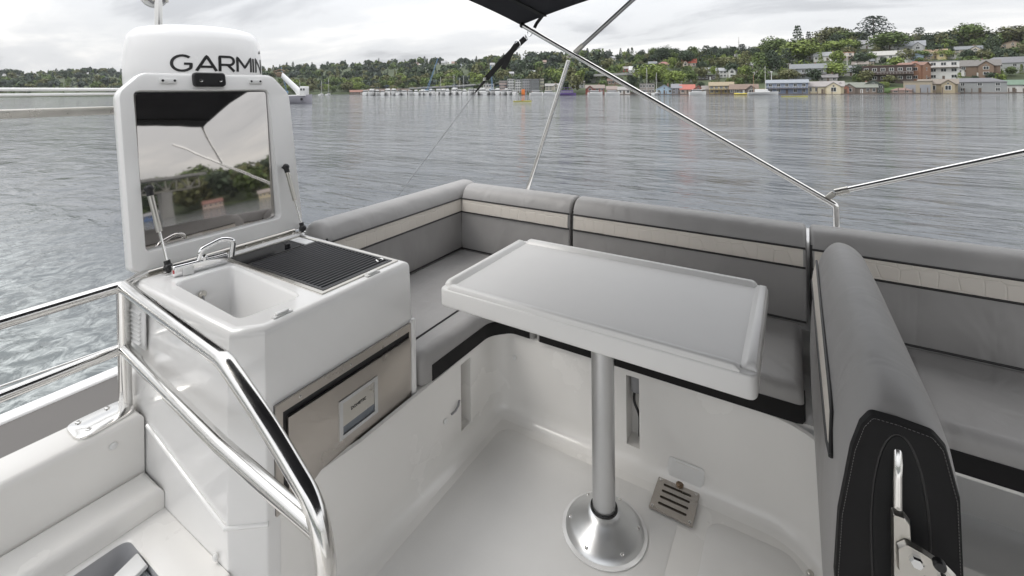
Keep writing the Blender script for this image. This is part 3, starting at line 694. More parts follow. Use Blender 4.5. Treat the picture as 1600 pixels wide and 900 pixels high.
# piano hinge and gas struts
bm = B(); tube(bm, [(-1.757, .60, .776), (-1.757, 1.14, .776)], .006, 10); bx(bm, -1.757, -1.728, .60, 1.14, .7695, .7718); hi = build('hinge', bm, castm, ga, 30)
for k in range(9): screw(hi, (-1.738, .625 + k * .062, .7718), .004)
for (a, b) in (((.648, .262), (-1.705, .672, .790)), ((1.118, .262), (-1.710, 1.145, .790))):
    p = Vector(lid_f(a[0], a[1], .030)); q = Vector(b); d = (q - p)
    bm = B(); tube(bm, [p + d * .05, p + d * .55], .0085, 14); gs = build('gas_strut', bm, castm, ga)
    bm = B(); tube(bm, [p + d * .54, p + d * .95], .0038, 10); build('rod', bm, steel, gs)
    bm = B(); bmesh.ops.create_icosphere(bm, subdivisions=2, radius=.0135, matrix=Matrix.Translation(p)); tube(bm, [p + d * .01, p + d * .09], .010, 12); tube(bm, [p, Vector(lid_f(a[0], a[1], .0))], .005, 8); build('ball_joint', bm, blk, gs)
    bm = B(); bmesh.ops.create_icosphere(bm, subdivisions=2, radius=.0145, matrix=Matrix.Translation(q)); tube(bm, [q - d * .09, q], .009, 12); build('ball_joint', bm, blk, gs)
    bm = B(); tube(bm, [q, q + Vector((-.012, 0, -.02))], .008, 10); bx(bm, q.x - .022, q.x + .008, q.y - .012, q.y + .012, .770, .776, .002); build('strut_foot', bm, steel, gs)
# louvred vent plate on the near side
bm = B(); box(bm, (-1.655, .5735, .665), (.105, .006, .125), .004, 2); lv_ = build('vent_plate', bm, whitep, ga, 35)
for k in range(8): bm = B(); box(bm, (-1.655, .568, .618 + k * .0125), (.062, .010, .003), .001, 1, Matrix.Rotation(R(35), 3, 'X')); build('louvre', bm, whitep, lv_)
for dx in (-.044, .044): screw(lv_, (-1.655 + dx, .5705, .612), .004, 'Y')
# drawer
DX = -1.0995
bm = B(); bx(bm, DX - .004, DX + .0015, .655, 1.122, .300, .570); dw = build('drawer', bm, blk, ga, 0)  # black slab on the uncut cabinet paints the shaded gap round the front
def frame_yz(y0, y1, z0, z1, wl, wt, wr, wb, d0, d1, m, parent, name):
    bm = B(); o = [(y0, z0), (y1, z0), (y1, z1), (y0, z1)]; i = [(y0 + wl, z0 + wb), (y1 - wr, z0 + wb), (y1 - wr, z1 - wt), (y0 + wl, z1 - wt)]
    loft(bm, [[(d, p[0], p[1]) for p in pp] for pp, d in ((o, d0), (o, d1), (i, d1), (i, d0))], False, False); return build(name, bm, m, parent, 20)
frame_yz(.655, 1.122, .300, .572, .018, .024, .008, .006, DX, DX + .007, brushed, dw, 'steel_frame')
bm = B(); bx(bm, DX + .002, DX + .012, .685, 1.112, .306, .529, .003); build('drawer_front', bm, brushed, dw, 30)
fy = DX + .012
frame_yz(.832, .970, .372, .482, .012, .010, .012, .010, fy, fy + .005, alu, dw, 'handle_frame')
bm = B(); bx(bm, fy - .0005, fy + .0022, .8445, .9575, .4045, .4715); build('handle_plate', bm, castm, dw, 0)
bm = B(); stack(bm, [(.8445, .3825), (.9575, .3825), (.9575, .404), (.8445, .404)], [(fy + .0006, 0), (fy + .001, 0)], f=lambda y, z, d: (d, y, z)); build('handle_slot', bm, mat('slot_steel', (.20, .22, .25), .3, 1.0), dw, 0)
me = text_mesh('DOMETIC', .0125, .0); tx = link_mesh('handle_text', me, letter, dw, False)
tx.matrix_local = Matrix(((0, 0, 1, fy + .0024), (1, 0, 0, .872), (0, 1, 0, .436), (0, 0, 0, 1))) 
for y in (.72, .88, 1.06): screw(dw, (DX + .007, y, .560), .0035, 'X')
# flange beside the drawer
bm = B(); stack(bm, roundpoly([(1.125, .30), (1.150, .29), (1.148, .58), (1.125, .58)], .006, 3), [(-1.102, 0), (-1.094, .001), (-1.090, .006)], f=lambda y, z, x: (x, y, z)); build('side_flange', bm, gelw, ga, 35)
# ---- parts under parts are in world space already

# ================================================================== stainless guard rail
ra = empty('guard_rail', (-.665, .478, 0), 'polished steel guard rail of two bars in front of the galley cabinet', 'guard rail')
RR = .0165
C0, C1 = Vector((-1.70, .553, .777)), Vector((-1.00, .492, .797))
bm = B(); tube(bm, fillet([(-1.70, -1.6, .76), (-1.70, .30, .775), C0, C1 + Vector((-.0402, .0035, -.001))], .02), RR, 20)
build('top_bar', bm, steel, ra)
bm = B(); tube(bm, fillet([C1 + Vector((-.04, .0035, -.001)), C1 + Vector((-.0, 0, 0)), (-.835, .487, .728), (-.690, .480, .655), (-.660, .478, .585), (-.662, .478, .002)], .085, 8), RR, 20); build('end_bar', bm, steel, ra)
bm = B(); tube(bm, [C0, (-1.782, .655, .772)], .0125, 14); build('tie_bar', bm, steel, ra)
bm = B(); tube(bm, [(-1.70, -1.6, .585), (-1.70, .553, .592)], RR * .92, 18); build('lower_bar', bm, steel, ra)
bm = B(); tube(bm, [(-1.695, .553, .594), (-1.03, .495, .612), (-.672, .478, .618)], RR * .92, 18); build('lower_bar', bm, steel, ra)
bm = B(); tube(bm, [(-1.687, .553, .42), (-1.70, .553, .775)], RR, 20); build('post', bm, steel, ra)
bm = B(); stack(bm, roundpoly([(-1.735, .43), (-1.625, .43), (-1.640, .565), (-1.735, .565)], .03, 5), rolled(.421, .427, 0, .003, 2)); bp_ = build('base_plate', bm, steel, ra, 35)
for p in ((-1.715, .455), (-1.655, .46), (-1.72, .52)): screw(bp_, (*p, .427), .007)
bm = B(); lathe(bm, [(.045, .0062), (.045, .009), (.034, .012), (.018, .014)], (-.662, .478, 0), 24); build('foot_flange', bm, steel, ra)
# small clear block in the locker
bm = B(); box(bm, (-1.372, .452, .192), (.055, .06, .012), .003, 2, Matrix.Rotation(R(18), 3, 'X')); bl = build('latch_block', bm, whitep, None, 40)
tag(bl, 'small white plastic latch block in the grey locker recess by the steps', 'latch')
bm = B(); box(bm, (-1.345, .458, .115), (.10, .05, .14), .006, 2); build('latch_body', bm, mat('steel_grey', (.32, .34, .36), .35, .3), bl, 40)

# ================================================================== bimini: canopy, frame, straps
bi = empty('bimini_top', (.155, 2.42, .70), 'black canvas sun canopy on a polished steel folding frame', 'canopy')
CX0, CX1, CY0, CY1 = -1.432, 1.65, -.9, 2.452
def can_z(x, y): 
    u = (x - .11) / 1.54; v = (y - .776) / 1.676
    return 1.745 + .215 * (1 - u * u) + .10 * (1 - v * v) - .006 * math.sin(x * 5) * (1 - v * v)
bm = B(); nx, ny = 26, 22; top = []; bot = []
for i in range(nx + 1):
    x0 = CX0 + (CX1 - CX0) * i / nx; ra_, rb_ = [], []
    for j in range(ny + 1):
        y = CY0 + (CY1 - CY0) * j / ny; v = (y - .776) / 1.676
        x = x0 + (.05 * (1 - v * v) if i == 0 else (-.05 * (1 - v * v) if i == nx else 0))
        z_ = can_z(x0, y); ra_.append(bm.verts.new((x, y, z_ + .004))); rb_.append(bm.verts.new((x, y, z_)))
    top.append(ra_); bot.append(rb_)
for i in range(nx):
    for j in range(ny):
        bm.faces.new((top[i][j], top[i + 1][j], top[i + 1][j + 1], top[i][j + 1])); bm.faces.new((bot[i][j], bot[i][j + 1], bot[i + 1][j + 1], bot[i + 1][j]))
for i in range(nx):
    for j in (0, ny): bm.faces.new((top[i][j], top[i + 1][j], bot[i + 1][j], bot[i][j]))
for j in range(ny):
    for i in (0, nx): bm.faces.new((top[i][j], top[i][j + 1], bot[i][j + 1], bot[i][j]))
build('canopy', bm, canv, bi, 50)
for x in (-1.27, -.3, .7, 1.5):
    bm = B(); strap(bm, [Vector((x, y, can_z(x, y) - .003)) for y in (CY0 + (CY1 - CY0) * k / 16 for k in range(17))], .035, .004, (1, 0, 0)); build('canopy_pocket', bm, webbing, bi, 50)
PY_ = 2.42
HJ = Vector((.155, PY_, .832))
bm = B(); tube(bm, fillet([(-1.405, PY_, 1.738), HJ, (.157, PY_, .69)], .012, 3), .0135, 18); build('main_bow', bm, steel, bi)
bm = B(); tube(bm, [(.154, PY_, .889), (.502, PY_, 1.017), (2.3, PY_, 1.67)], .0125, 18); build('forward_strut', bm, steel, bi)
bm = B(); tube(bm, [(.152, PY_, .888), (.200, PY_, .9055)], .0155, 16); build('strut_sleeve', bm, castm, bi)
bm = B(); box(bm, (.137, PY_, .873), (.036, .014, .024), .004, 2, Matrix.Rotation(R(-45), 3, 'Y')); tube(bm, [(.142, PY_ - .013, .880), (.142, PY_ + .013, .880)], .006, 10); build('hinge_jaw', bm, castm, bi)
bm = B(); tube(bm, fillet([(1.62, PY_, 1.755), (1.28, PY_, 1.30)], .02), .0125, 14); build('forward_bow', bm, steel, bi)
JN = Vector((-1.083, PY_ + .022, 1.545))
bm = B(); tube(bm, [JN + Vector((.0, 0, 0)), (-.736, PY_ + .022, 1.819), (-.62, PY_ + .022, 1.90)], .0125, 16); build('upper_strut', bm, mat('dull_steel', (.42, .42, .42), .3, 1.0), bi)
bm = B(); tube(bm, [JN + Vector((.015, 0, .012)), JN + Vector((.065, 0, .053))], .0155, 16); build('strut_sleeve', bm, castm, bi)
bm = B(); box(bm, JN + Vector((-.004, -.006, -.004)), (.03, .018, .034), .004, 2); tube(bm, [JN + Vector((-.02, -.03, -.012)), JN + Vector((-.02, .02, -.012))], .006, 10); build('hinge_jaw', bm, castm, bi)
bm = B(); tube(bm, [(-1.112, PY_ + .03, 1.513), (-1.408, PY_ + .03, .70)], .0125, 18); build('lower_strut', bm, steel, bi)
bm = B(); bmesh.ops.create_icosphere(bm, subdivisions=2, radius=.018, matrix=Matrix.Translation((-1.405, PY_, 1.738))); build('corner_fitting', bm, blk, bi)
bm = B(); lathe(bm, [(.035, 0), (.035, .006), (.02, .012), (.016, .02)], (.157, PY_, .700), 20); build('socket', bm, steel, bi)
bm = B(); lathe(bm, [(.03, 0), (.03, .006), (.018, .012)], (-1.408, PY_ + .03, .700), 20); build('socket', bm, steel, bi)
# tie-down strap
sp = empty('tie_down_strap', (-1.69, 2.47, 1.43), 'black webbing tie-down strap with steel buckles hanging from the canopy corner', 'strap')
SY = 2.455
bm = B(); strap(bm, crom([(-1.268, SY, 1.809), (-1.300, SY + .01, 1.780), (-1.330, SY + .01, 1.748), (-1.345, SY + .01, 1.722)], 4), .020, .003, (-.57, -.33, .65)); build('upper_webbing', bm, webbing, sp)
bm = B(); lathe(bm, [(.014, 0), (.014, .008)], (-1.268, SY - .012, 1.807), 14, 'Y'); build('canopy_eye', bm, steel, sp)
def ring(bm, c, r, rr, ax): 
    t = Vector(ax).normalized(); u = t.orthogonal().normalized(); w = t.cross(u)
    tube(bm, [Vector(c) + (u * math.cos(a) + w * math.sin(a)) * r for a in (2 * math.pi * k / 18 for k in range(19))], rr, 8, False)
bm = B(); ring(bm, (-1.372, SY, 1.694), .020, .0035, (.3, 1, 0)); ring(bm, (-1.398, SY, 1.668), .017, .0035, (.8, .6, .3)); build('snap_hook', bm, chrome, sp)
bm = B(); ring(bm, (-1.462, SY, 1.628), .024, .0045, (.2, 1, 0)); build('slide_buckle', bm, chrome, sp)
bm = B(); strap(bm, [(-1.405, SY, 1.662), (-1.46, SY + .004, 1.625), (-1.60, SY + .008, 1.512), (-1.705, SY + .01, 1.42)], .034, .005, (-.57, -.33, .65)); build('webbing', bm, webbing, sp)
bm = B(); strap(bm, crom([(-1.468, SY - .008, 1.622), (-1.50, SY - .02, 1.572), (-1.535, SY - .03, 1.50), (-1.548, SY - .035, 1.475)], 4), .032, .004, (-.6, -.3, .3)); build('loose_end', bm, webbing, sp)
bm = B(); lathe(bm, [(.012, 0), (.012, .02)], (-1.712, SY, 1.405), 12); build('thimble', bm, steel, sp)
bm = B(); tube(bm, [(-1.70, SY + .01, 1.425), (-1.79, SY + .01, 1.335), (-2.52, SY + .01, .555)], .0026, 8); build('cord', bm, greyp, sp)
bm = B(); tube(bm, [(-1.70, SY + .01, 1.425), (-1.80, SY + .01, 1.326)], .010, 10, radii=[.012, .004]); build('cord_sleeve', bm, webbing, sp)

# ================================================================== radar dome on its mast, horn pole, aft frame
DC = Vector((-2.327, 1.036, 0)); DR = .262
rd = empty('radar_dome', (DC.x, DC.y, 1.36), 'white radar dome with black lettering standing behind the galley lid', 'radar')
prof = [(.10, 1.33), (.225, 1.335), (.250, 1.345), (.258, 1.365), (.262, 1.40), (.262, 1.46), (.258, 1.52), (.252, 1.575), (.243, 1.602), (.222, 1.622), (.18, 1.634), (.10, 1.641), (.002, 1.644)]
bm = B(); lathe(bm, prof, (DC.x, DC.y, 0), 72); build('shell', bm, mat('radome_white', (.78, .775, .77), .25, coat=.3, var=(2, .01, 4)), rd, 50)
def arc(cx, cy, rx, ry, a0, a1, n=14): return [(cx + rx * math.cos(R(a0 + (a1 - a0) * k / n)), cy + ry * math.sin(R(a0 + (a1 - a0) * k / n))) for k in range(n + 1)]
GL = [(1.16, [arc(.52, .5, .50, .5, 48, 322, 20) + [(.94, .46), (.60, .46)]]), (1.10, [[(.02, 0), (.50, 1), (.98, 0)], [(.22, .28), (.78, .28)]]),
      (1.02, [[(.06, 0), (.06, 1), (.58, 1)] + arc(.58, .72, .26, .28, 90, -90, 10) + [(.06, .44)], [(.48, .44), (.86, 0)]]), (1.20, [[(.05, 0), (.05, 1), (.56, .30), (1.07, 1), (1.07, 0)]]), (.36, [[(.12, 0), (.12, 1)]]), (1.0, [[(.05, 0), (.05, 1), (.86, 0), (.86, 1)]])]
d0 = Vector((0 - DC.x, 0 - DC.y)).normalized(); fa0 = math.atan2(d0.y, d0.x)          # towards the helm
ARC0, ARC1 = R(-19), R(74); tot = sum(g[0] for g in GL); LH = .062; sw = .0075
bm = B(); x0_ = 0
def on_dome(u, v, lift):
    an = fa0 + ARC0 + (ARC1 - ARC0) * u / tot; z_ = 1.437 + v * LH; rr = DR - max(0, (z_ - 1.46)) * .055 + lift
    return Vector((DC.x + rr * math.cos(an), DC.y + rr * math.sin(an), z_))
for adv, strokes in GL:
    for si, sk_ in enumerate(strokes):
        den = []
        for p, q in zip(sk_, sk_[1:]):
            kk = max(1, int(math.hypot(q[0] - p[0], q[1] - p[1]) / .06)); den += [(p[0] + (q[0] - p[0]) * i / kk, p[1] + (q[1] - p[1]) * i / kk) for i in range(kk)]
        den.append(sk_[-1]); secs = []
        for i, p in enumerate(den):
            a_, b_ = den[max(i - 1, 0)], den[min(i + 1, len(den) - 1)]; tx_, ty_ = b_[0] - a_[0], b_[1] - a_[1]; ln = math.hypot(tx_, ty_) or 1; nx_, ny_ = -ty_ / ln * .078, tx_ / ln * .078
            secs.append([on_dome(x0_ + p[0] + s * nx_, p[1] + s * ny_, lf + si * .0002) for s, lf in ((-1, .0004), (1, .0004), (1, .0016), (-1, .0016))])
        loft(bm, secs)
    x0_ += adv
secs = [[on_dome(x0_ - .22 + u, 1.45 + v, lf) for u, v in ((-.14, 0), (.14, 0), (0, .24))] for lf in (.0004, .0016)]
loft(bm, secs); build('lettering', bm, letter, rd, 0)
bm = B(); lathe(bm, [(.07, -.02), (.06, .06), (.055, 1.2), (.10, 1.30), (.12, 1.332)], (DC.x, DC.y, 0), 28); build('mast', bm, gelw, rd)
hp = empty('horn_mast', (-2.72, 1.15, 0), 'chrome pole carrying a round twin horn above the radar dome', 'horn mast')
hx, hy = -2.722, 1.040
bm = B(); tube(bm, [(hx, hy, 0), (hx, hy, 2.1)], .0165, 18); build('pole', bm, steel, hp)
tv = Vector((0 - hx, 0 - hy, 0)).normalized(); sv = Vector((-tv.y, tv.x, 0))
cc = Vector((hx, hy, 1.845)) - tv * .05 - sv * .018
def disc(c, prof_, m, name):
    bm = B(); loft(bm, [[c + tv * d + sv * (r * math.cos(a)) + Vector((0, 0, r * math.sin(a))) for a in (2 * math.pi * k / 28 for k in range(28))] for r, d in prof_]); return build(name, bm, m, hp, 40)
disc(cc, [(.058, -.05), (.060, -.006), (.056, .0)], whitep, 'lamp_housing'); disc(cc + sv * .012, [(.046, -.01), (.046, .012), (.042, .016)], greyp, 'horn_body')
for s in (-.032, .0, .052):
    bm = B(); p = cc + sv * s + tv * .03; tube(bm, [p + Vector((0, 0, .08)), p + Vector((0, 0, -.035))], .008, 10); build('horn_trumpet', bm, castm, hp)
bm = B(); box(bm, Vector((hx, hy, 1.925)) + sv * .01, (.06, .15, .02), .005, 2, Matrix.Rotation(math.atan2(sv.y, sv.x) + R(90), 3, 'Z')); build('bracket', bm, castm, hp)
# aft tubular frame left of the lid
af = empty('aft_frame', (-3.0, .4, 0), 'white tubular frame with a sloping strut beyond the left edge of the lid', 'frame')
def atd(px, py, D):
    dx, dy = px - PX, py - PY; a = dx * math.cos(ROLL) - dy * math.sin(ROLL); b = dx * math.sin(ROLL) + dy * math.cos(ROLL)
    return Vector((0, 0, H)) + FWD * D + RT * (a * D / F) - Vector((0, 0, b * D / F))
y0, y1 = -.55, .98; X_ = -2.80
bm = B(); tube(bm, [(X_, y0, 1.376), (X_, y1, 1.365)], .0075, 12); build('upper_tube', bm, whitep, af)
bm = B(); tube(bm, [(X_, y0, 1.345), (X_, y1, 1.345)], .0065, 12); build('upper_tube', bm, whitep, af)
bm = B(); bx(bm, X_ - .02, X_ + .02, y0, y1, 1.245, 1.285, .006); build('lower_beam', bm, castm, af, 40)
bm = B(); strap(bm, [(X_, .205, 1.342), (X_, .315, 1.278)], .028, .02, (0, .5, .86)); build('strut', bm, castm, af)
for y in (y0 + .01, y1): bm = B(); tube(bm, [(X_, y, -.05), (X_, y, 1.37)], .018, 14); build('post', bm, castm, af)

# ================================================================== FAR SHORE
leaf_cols = {'broad': (.090, .130, .034), 'bright': (.165, .215, .046), 'olive': (.115, .12, .048), 'dark': (.042, .064, .034), 'blue': (.050, .066, .054)}
LEAF = {k: mat('foliage_' + k, c, .8, island=.28, objvar=.14) for k, c in leaf_cols.items()}
bark = mat('bark', (.075, .055, .04), .9)
def quads(P, Nrm, sz, asp=1.0):
    """leaf clump quads at points P facing Nrm"""
    n = len(P); a = RNG.normal(size=(n, 3)); u = np.cross(Nrm, a); u /= np.linalg.norm(u, axis=1)[:, None] + 1e-9; v = np.cross(Nrm, u); v /= np.linalg.norm(v, axis=1)[:, None] + 1e-9
    s = (sz * (.6 + .8 * RNG.random(n)))[:, None]; u = u * s; v = v * s * asp
    w = np.array(Nrm) * s * .25
    V = np.stack([P - u - v * .6, P + u * .7 - v + w, P + u + v * .8, P - u * .8 + v + w], 1).reshape(-1, 3)
    return V
def broad_pts(n, h, w, lobes, seed):
    r = np.random.default_rng(seed); C = []
    for k in range(lobes):
        a = r.random() * 6.28; q = r.random() ** .6 * w * .34; zz = h * (.42 + .36 * r.random()); s = (.26 + .16 * r.random())
        C.append((q * math.cos(a), q * math.sin(a), zz, w * s, w * s * (.72 + .3 * r.random())))
    C.append((0, 0, h * .70, w * .30, h * .28))
    P = []; Nn = []
    per = n // len(C)
    for cx, cy, cz, a, b in C:
        d = r.normal(size=(per, 3)); d /= np.linalg.norm(d, axis=1)[:, None]; q = (.55 + .5 * r.random(per) ** .5)[:, None]
        P.append(np.array([cx, cy, cz]) + d * q * np.array([a, a, b])); Nn.append(d + r.normal(size=(per, 3)) * .45)
    P = np.concatenate(P); Nn = np.concatenate(Nn); Nn /= np.linalg.norm(Nn, axis=1)[:, None]
    k = P[:, 2] > h * .12; return P[k], Nn[k]
def conifer_pts(n, h, w, seed, ragged=.3, base=.1, power=.85):
    r = np.random.default_rng(seed); t = r.random(n) ** 1.25
    tiers = 11 + seed % 4; t = (np.floor(t * tiers) + r.random(n) * .55) / tiers; t = np.clip(t, 0, .995)
    zz = h * (base + (1 - base) * t); rad = w / 2 * (1 - t) ** power
    a = r.random(n) * 6.28; arm = np.sin(a * (3 + seed % 3) + np.floor(t * tiers) * 2.4) * ragged
    q = rad * np.sqrt(r.random(n)) * (1 + arm) + .1
    P = np.stack([q * np.cos(a), q * np.sin(a), zz - q * .22], 1)
    Nn = np.stack([np.cos(a) * .5, np.sin(a) * .5, np.ones(n)], 1) + r.normal(size=(n, 3)) * .4; Nn /= np.linalg.norm(Nn, axis=1)[:, None]
    return P, Nn
def quad_mesh(name, V, m):
    n = len(V) // 4; me = bpy.data.meshes.new(name); me.vertices.add(len(V)); me.vertices.foreach_set('co', V.astype(np.float32).ravel())
    me.loops.add(n * 4); me.loops.foreach_set('vertex_index', np.arange(n * 4)); me.polygons.add(n); me.polygons.foreach_set('loop_start', np.arange(n) * 4)
    me.update(calc_edges=True); me.materials.append(m); return me
PROTO = {}
def proto(kind, seed):
    """unit tree: height 1, width 1 scaled later through the object"""
    key = (kind, seed)
    if key in PROTO: return PROTO[key]
    if kind == 'broad': P, Nn = broad_pts(1500, 1, 1, 11, seed); V = quads(P, Nn, np.full(len(P), .031))
    elif kind == 'cone': P, Nn = conifer_pts(1200, 1, 1, seed); V = quads(P, Nn, np.full(len(P), .034), .6)
    elif kind == 'column': P, Nn = conifer_pts(700, 1, 1, seed, .15, .05, .45); V = quads(P, Nn, np.full(len(P), .045), .7)
    else:
        P, Nn = conifer_pts(1500, 1, 1, seed, .55, .16, .55); V = quads(P, Nn, np.full(len(P), .034), .45)
    PROTO[key] = V; return V
TRUNK = {}
def trunk_mesh(kind):
    if kind in TRUNK: return TRUNK[kind]
    bm = B(); top = .62 if kind == 'broad' else .97
    tube(bm, [(0, 0, -.06), (.006, 0, top * .4), (-.004, .006, top * .75), (0, 0, top)], .02, 7, radii=[.034, .024, .015, .006])
    if kind in ('broad', 'cedar'):
        for k in range(6):
            a = k * 1.05; z_ = .30 + .07 * k; tube(bm, [(0, 0, z_), (.14 * math.cos(a), .14 * math.sin(a), z_ + .08), (.27 * math.cos(a), .27 * math.sin(a), z_ + .11)], .01, 5, radii=[.012, .008, .003])
    me = bpy.data.meshes.new('trunk'); bm.to_mesh(me); bm.free(); me.materials.append(bark); TRUNK[kind] = me; return me
CROWN = {}
def tree(kind, m, loc, h, w, label, name, group=None, seed=0):
    e = empty(name, loc, label, 'tree', group, rz=RNG.random() * 6.28)
    key = (kind, seed, m)
    if key not in CROWN: CROWN[key] = quad_mesh('crown', proto(kind, seed), LEAF[m])
    o = link_mesh('crown', CROWN[key], None, e, False); o.scale = (w, w, h)
    t = link_mesh('trunk', trunk_mesh(kind if kind in ('broad', 'cedar') else 'cone'), None, e, False); t.scale = (w * .8, w * .8, h)
    return e
OCC = []          # (left px, right px, top py, bottom py, D) of the houses

# ---------------------------------------------------------------- houses
def wallm(c): return mat('wall_%d_%d_%d' % tuple(int(x * 100) for x in c), c, .7, var=(.6, .08, 5))
def roofm(c): return mat('roof_%d_%d_%d' % tuple(int(x * 100) for x in c), c, .85, var=(.9, .16, 6))
glass_m = mat('window_glass', (.03, .035, .04), .08, coat=.3); frame_m = mat('window_frame', (.70, .70, .68), .5)
wood_m = mat('weathered_wood', (.16, .125, .10), .85, var=(.8, .2, 6)); dark_in = mat('dark_opening', (.02, .02, .02), .8)
WIN = None
def window(parent, x, z, w, h, y=0., face='y'):
    global WIN
    if WIN is None:
        bm = B()
        for bxs in ((-.5, .5, -.06, .02, .42, .5), (-.5, .5, -.06, .02, -.5, -.42), (-.5, -.42, -.06, .02, -.42, .42), (.42, .5, -.06, .02, -.42, .42), (-.03, .03, -.05, .02, -.42, .42)): bx(bm, *bxs)
        for f_ in bm.faces: f_.material_index = 0
        n0 = len(bm.faces); bx(bm, -.42, .42, -.03, .0, -.42, .42)
        bm.faces.ensure_lookup_table()
        for f_ in bm.faces[n0:]: f_.material_index = 1
        WIN = bpy.data.meshes.new('window'); bm.to_mesh(WIN); bm.free(); WIN.materials.append(frame_m); WIN.materials.append(glass_m)
    o = bpy.data.objects.new('window', WIN); COL.objects.link(o); o.parent = parent; o.location = (x, y, z); o.scale = (w, .8, h)
    if face == 'x': o.rotation_euler = (0, 0, R(90))
    return o
def house(px0, px1, py0, py1, label, wc, rc, roof='gable', rows=1, cols=3, depth=9, name='house', yaw=0., balcony=False, D=None, water=False, wh=.62, cat='house', group=None, door=True, win=(1.5, 1.6), gable_c=None, ridge='x', garage=False):
    """a house seen from px0 to px1, from roof top py0 to its foot py1, standing on the shore or the hill"""
    pc = (px0 + px1) / 2
    if water:
        phi = px_phi(pc); s = land(phi)[0]; D = D or (s - 7) / px_R(pc, 1); r = px_R(pc, D)
    else:
        phi, r, D = on_land(pc, py1)
    w = (px1 - px0) * D / F / math.cos(math.atan((pc - PX) / F)) * .98; h = (py1 - py0) * r / F * 1.0 / math.cos(math.atan((pc - PX) / F)) ** 0
    h = (py1 - py0) * D / F
    z0 = (WATER_Z + .35) if water else ground(phi, r + depth * .0)
    loc = polar(phi, r, z0)
    if water: h = min(h, 14)
    t = empty(name, loc, label, cat, group, rz=-phi + yaw)
    hr = h * (1 - wh) if roof != 'flat' else .35
    hw = h - hr; d = depth; base = -.25 if water else -4.5
    bm = B()
    if roof == 'gable' and ridge == 'y':
        loft(bm, [[(-w / 2, y, base), (w / 2, y, base), (w / 2, y, hw), (0, y, h - .12), (-w / 2, y, hw)] for y in (0, d)])
    elif roof == 'gable':
        loft(bm, [[(x, 0, base), (x, d, base), (x, d, hw), (x, d / 2, h - .12), (x, 0, hw)] for x in (-w / 2, w / 2)])
    else: bx(bm, -w / 2, w / 2, 0, d, base, hw)
    build('wall', bm, wallm(wc), t, 20, world=False)
    bm = B(); ov = .45
    if roof == 'gable' and ridge == 'y':
        s_ = hr / (w / 2)
        for sg in (-1, 1):
            loft(bm, [[(0, y, h), (sg * (w / 2 + ov), y, hw - s_ * ov), (sg * (w / 2 + ov), y, hw - s_ * ov + .22), (0, y, h + .22)] for y in (-ov, d + ov)])
    elif roof == 'gable':
        s_ = hr / (d / 2)
        for y0_, y1_ in ((-ov, d / 2), (d + ov, d / 2)):
            loft(bm, [[(x, y1_, h), (x, y0_, hw - s_ * ov), (x, y0_, hw - s_ * ov + .22), (x, y1_, h + .22)] for x in (-w / 2 - ov, w / 2 + ov)])
    elif roof == 'hip':
        a = [bm.verts.new(p) for p in ((-w / 2 - ov, -ov, hw), (w / 2 + ov, -ov, hw), (w / 2 + ov, d + ov, hw), (-w / 2 - ov, d + ov, hw))]
        k = max(w / 2 - d / 2, w * .12); b = [bm.verts.new((-k, d / 2, h)), bm.verts.new((k, d / 2, h))]
        bm.faces.new((a[0], a[1], b[1], b[0])); bm.faces.new((a[2], a[3], b[0], b[1])); bm.faces.new((a[1], a[2], b[1])); bm.faces.new((a[3], a[0], b[0])); bm.faces.new(a[::-1])
    else:
        bx(bm, -w / 2 - .25, w / 2 + .25, -.25, d + .25, hw, hw + .35)
    build('roof', bm, roofm(rc), t, 15, world=False)
    fl = hw / rows
    if roof == 'gable' and ridge == 'x' and w > 8.5 and not balcony:          # a cross gable breaks the long front
        gw = min(5.5, w * .34); gx = (-1 if int(px0) % 2 else 1) * w * .26; gh = hw + min(hr * .8, gw * .42); gd = -1.5
        bm = B(); loft(bm, [[(gx - gw / 2, y, base), (gx + gw / 2, y, base), (gx + gw / 2, y, hw - .1), (gx, y, gh - .1), (gx - gw / 2, y, hw - .1)] for y in (gd, d * .4)]); build('front_bay', bm, wallm(tuple(min(1, c * 1.15) for c in wc)), t, 20, world=False)
        bm = B(); s2 = (gh - hw) / (gw / 2)
        for sg in (-1, 1): loft(bm, [[(gx, y, gh + .02), (gx + sg * (gw / 2 + .35), y, hw - s2 * .35), (gx + sg * (gw / 2 + .35), y, hw - s2 * .35 + .18), (gx, y, gh + .2)] for y in (gd - .35, d * .48)])
        build('bay_roof', bm, roofm(rc), t, 15, world=False)
        for i in range(rows): window(t, gx, fl * (i + .56), min(2.2, gw * .5), min(win[1], fl * .62), gd - .04)
        window(t, gx, hw + .15, .7, .8, gd - .05)
    for i in range(rows):
        for k in range(cols):
            if door and i == 0 and k == cols // 2: continue
            x = -w / 2 + w * (k + .5) / cols
            if roof == 'gable' and ridge == 'x' and w > 8.5 and not balcony and abs(x - (-1 if int(px0) % 2 else 1) * w * .26) < min(5.5, w * .34) / 2 + .6: continue
            ww = min(win[0], w / cols * .72); whh = min(win[1], fl * .62)
            if garage:
                bm = B(); bx(bm, x - ww / 2, x + ww / 2, -.06, .02, .1, fl * .72)
                for g in range(4): bx(bm, x - ww / 2, x + ww / 2, -.08, -.05, .1 + fl * .155 * g, .1 + fl * .155 * g + .08)
                build('garage_door', bm, wallm((.30, .31, .33)), t, 0, world=False); continue
            window(t, x, fl * (i + .56), ww, whh, -.04)
        for sd in (-1, 1):
            if rows * cols > 2: window(t, sd * (w / 2 + .03), fl * (i + .56), 1.1, min(win[1], fl * .6), d * .45, 'x')
    if roof == 'gable' and ridge == 'y' and hr > 1.6: window(t, 0, hw + hr * .28, .9, .9, -.04)
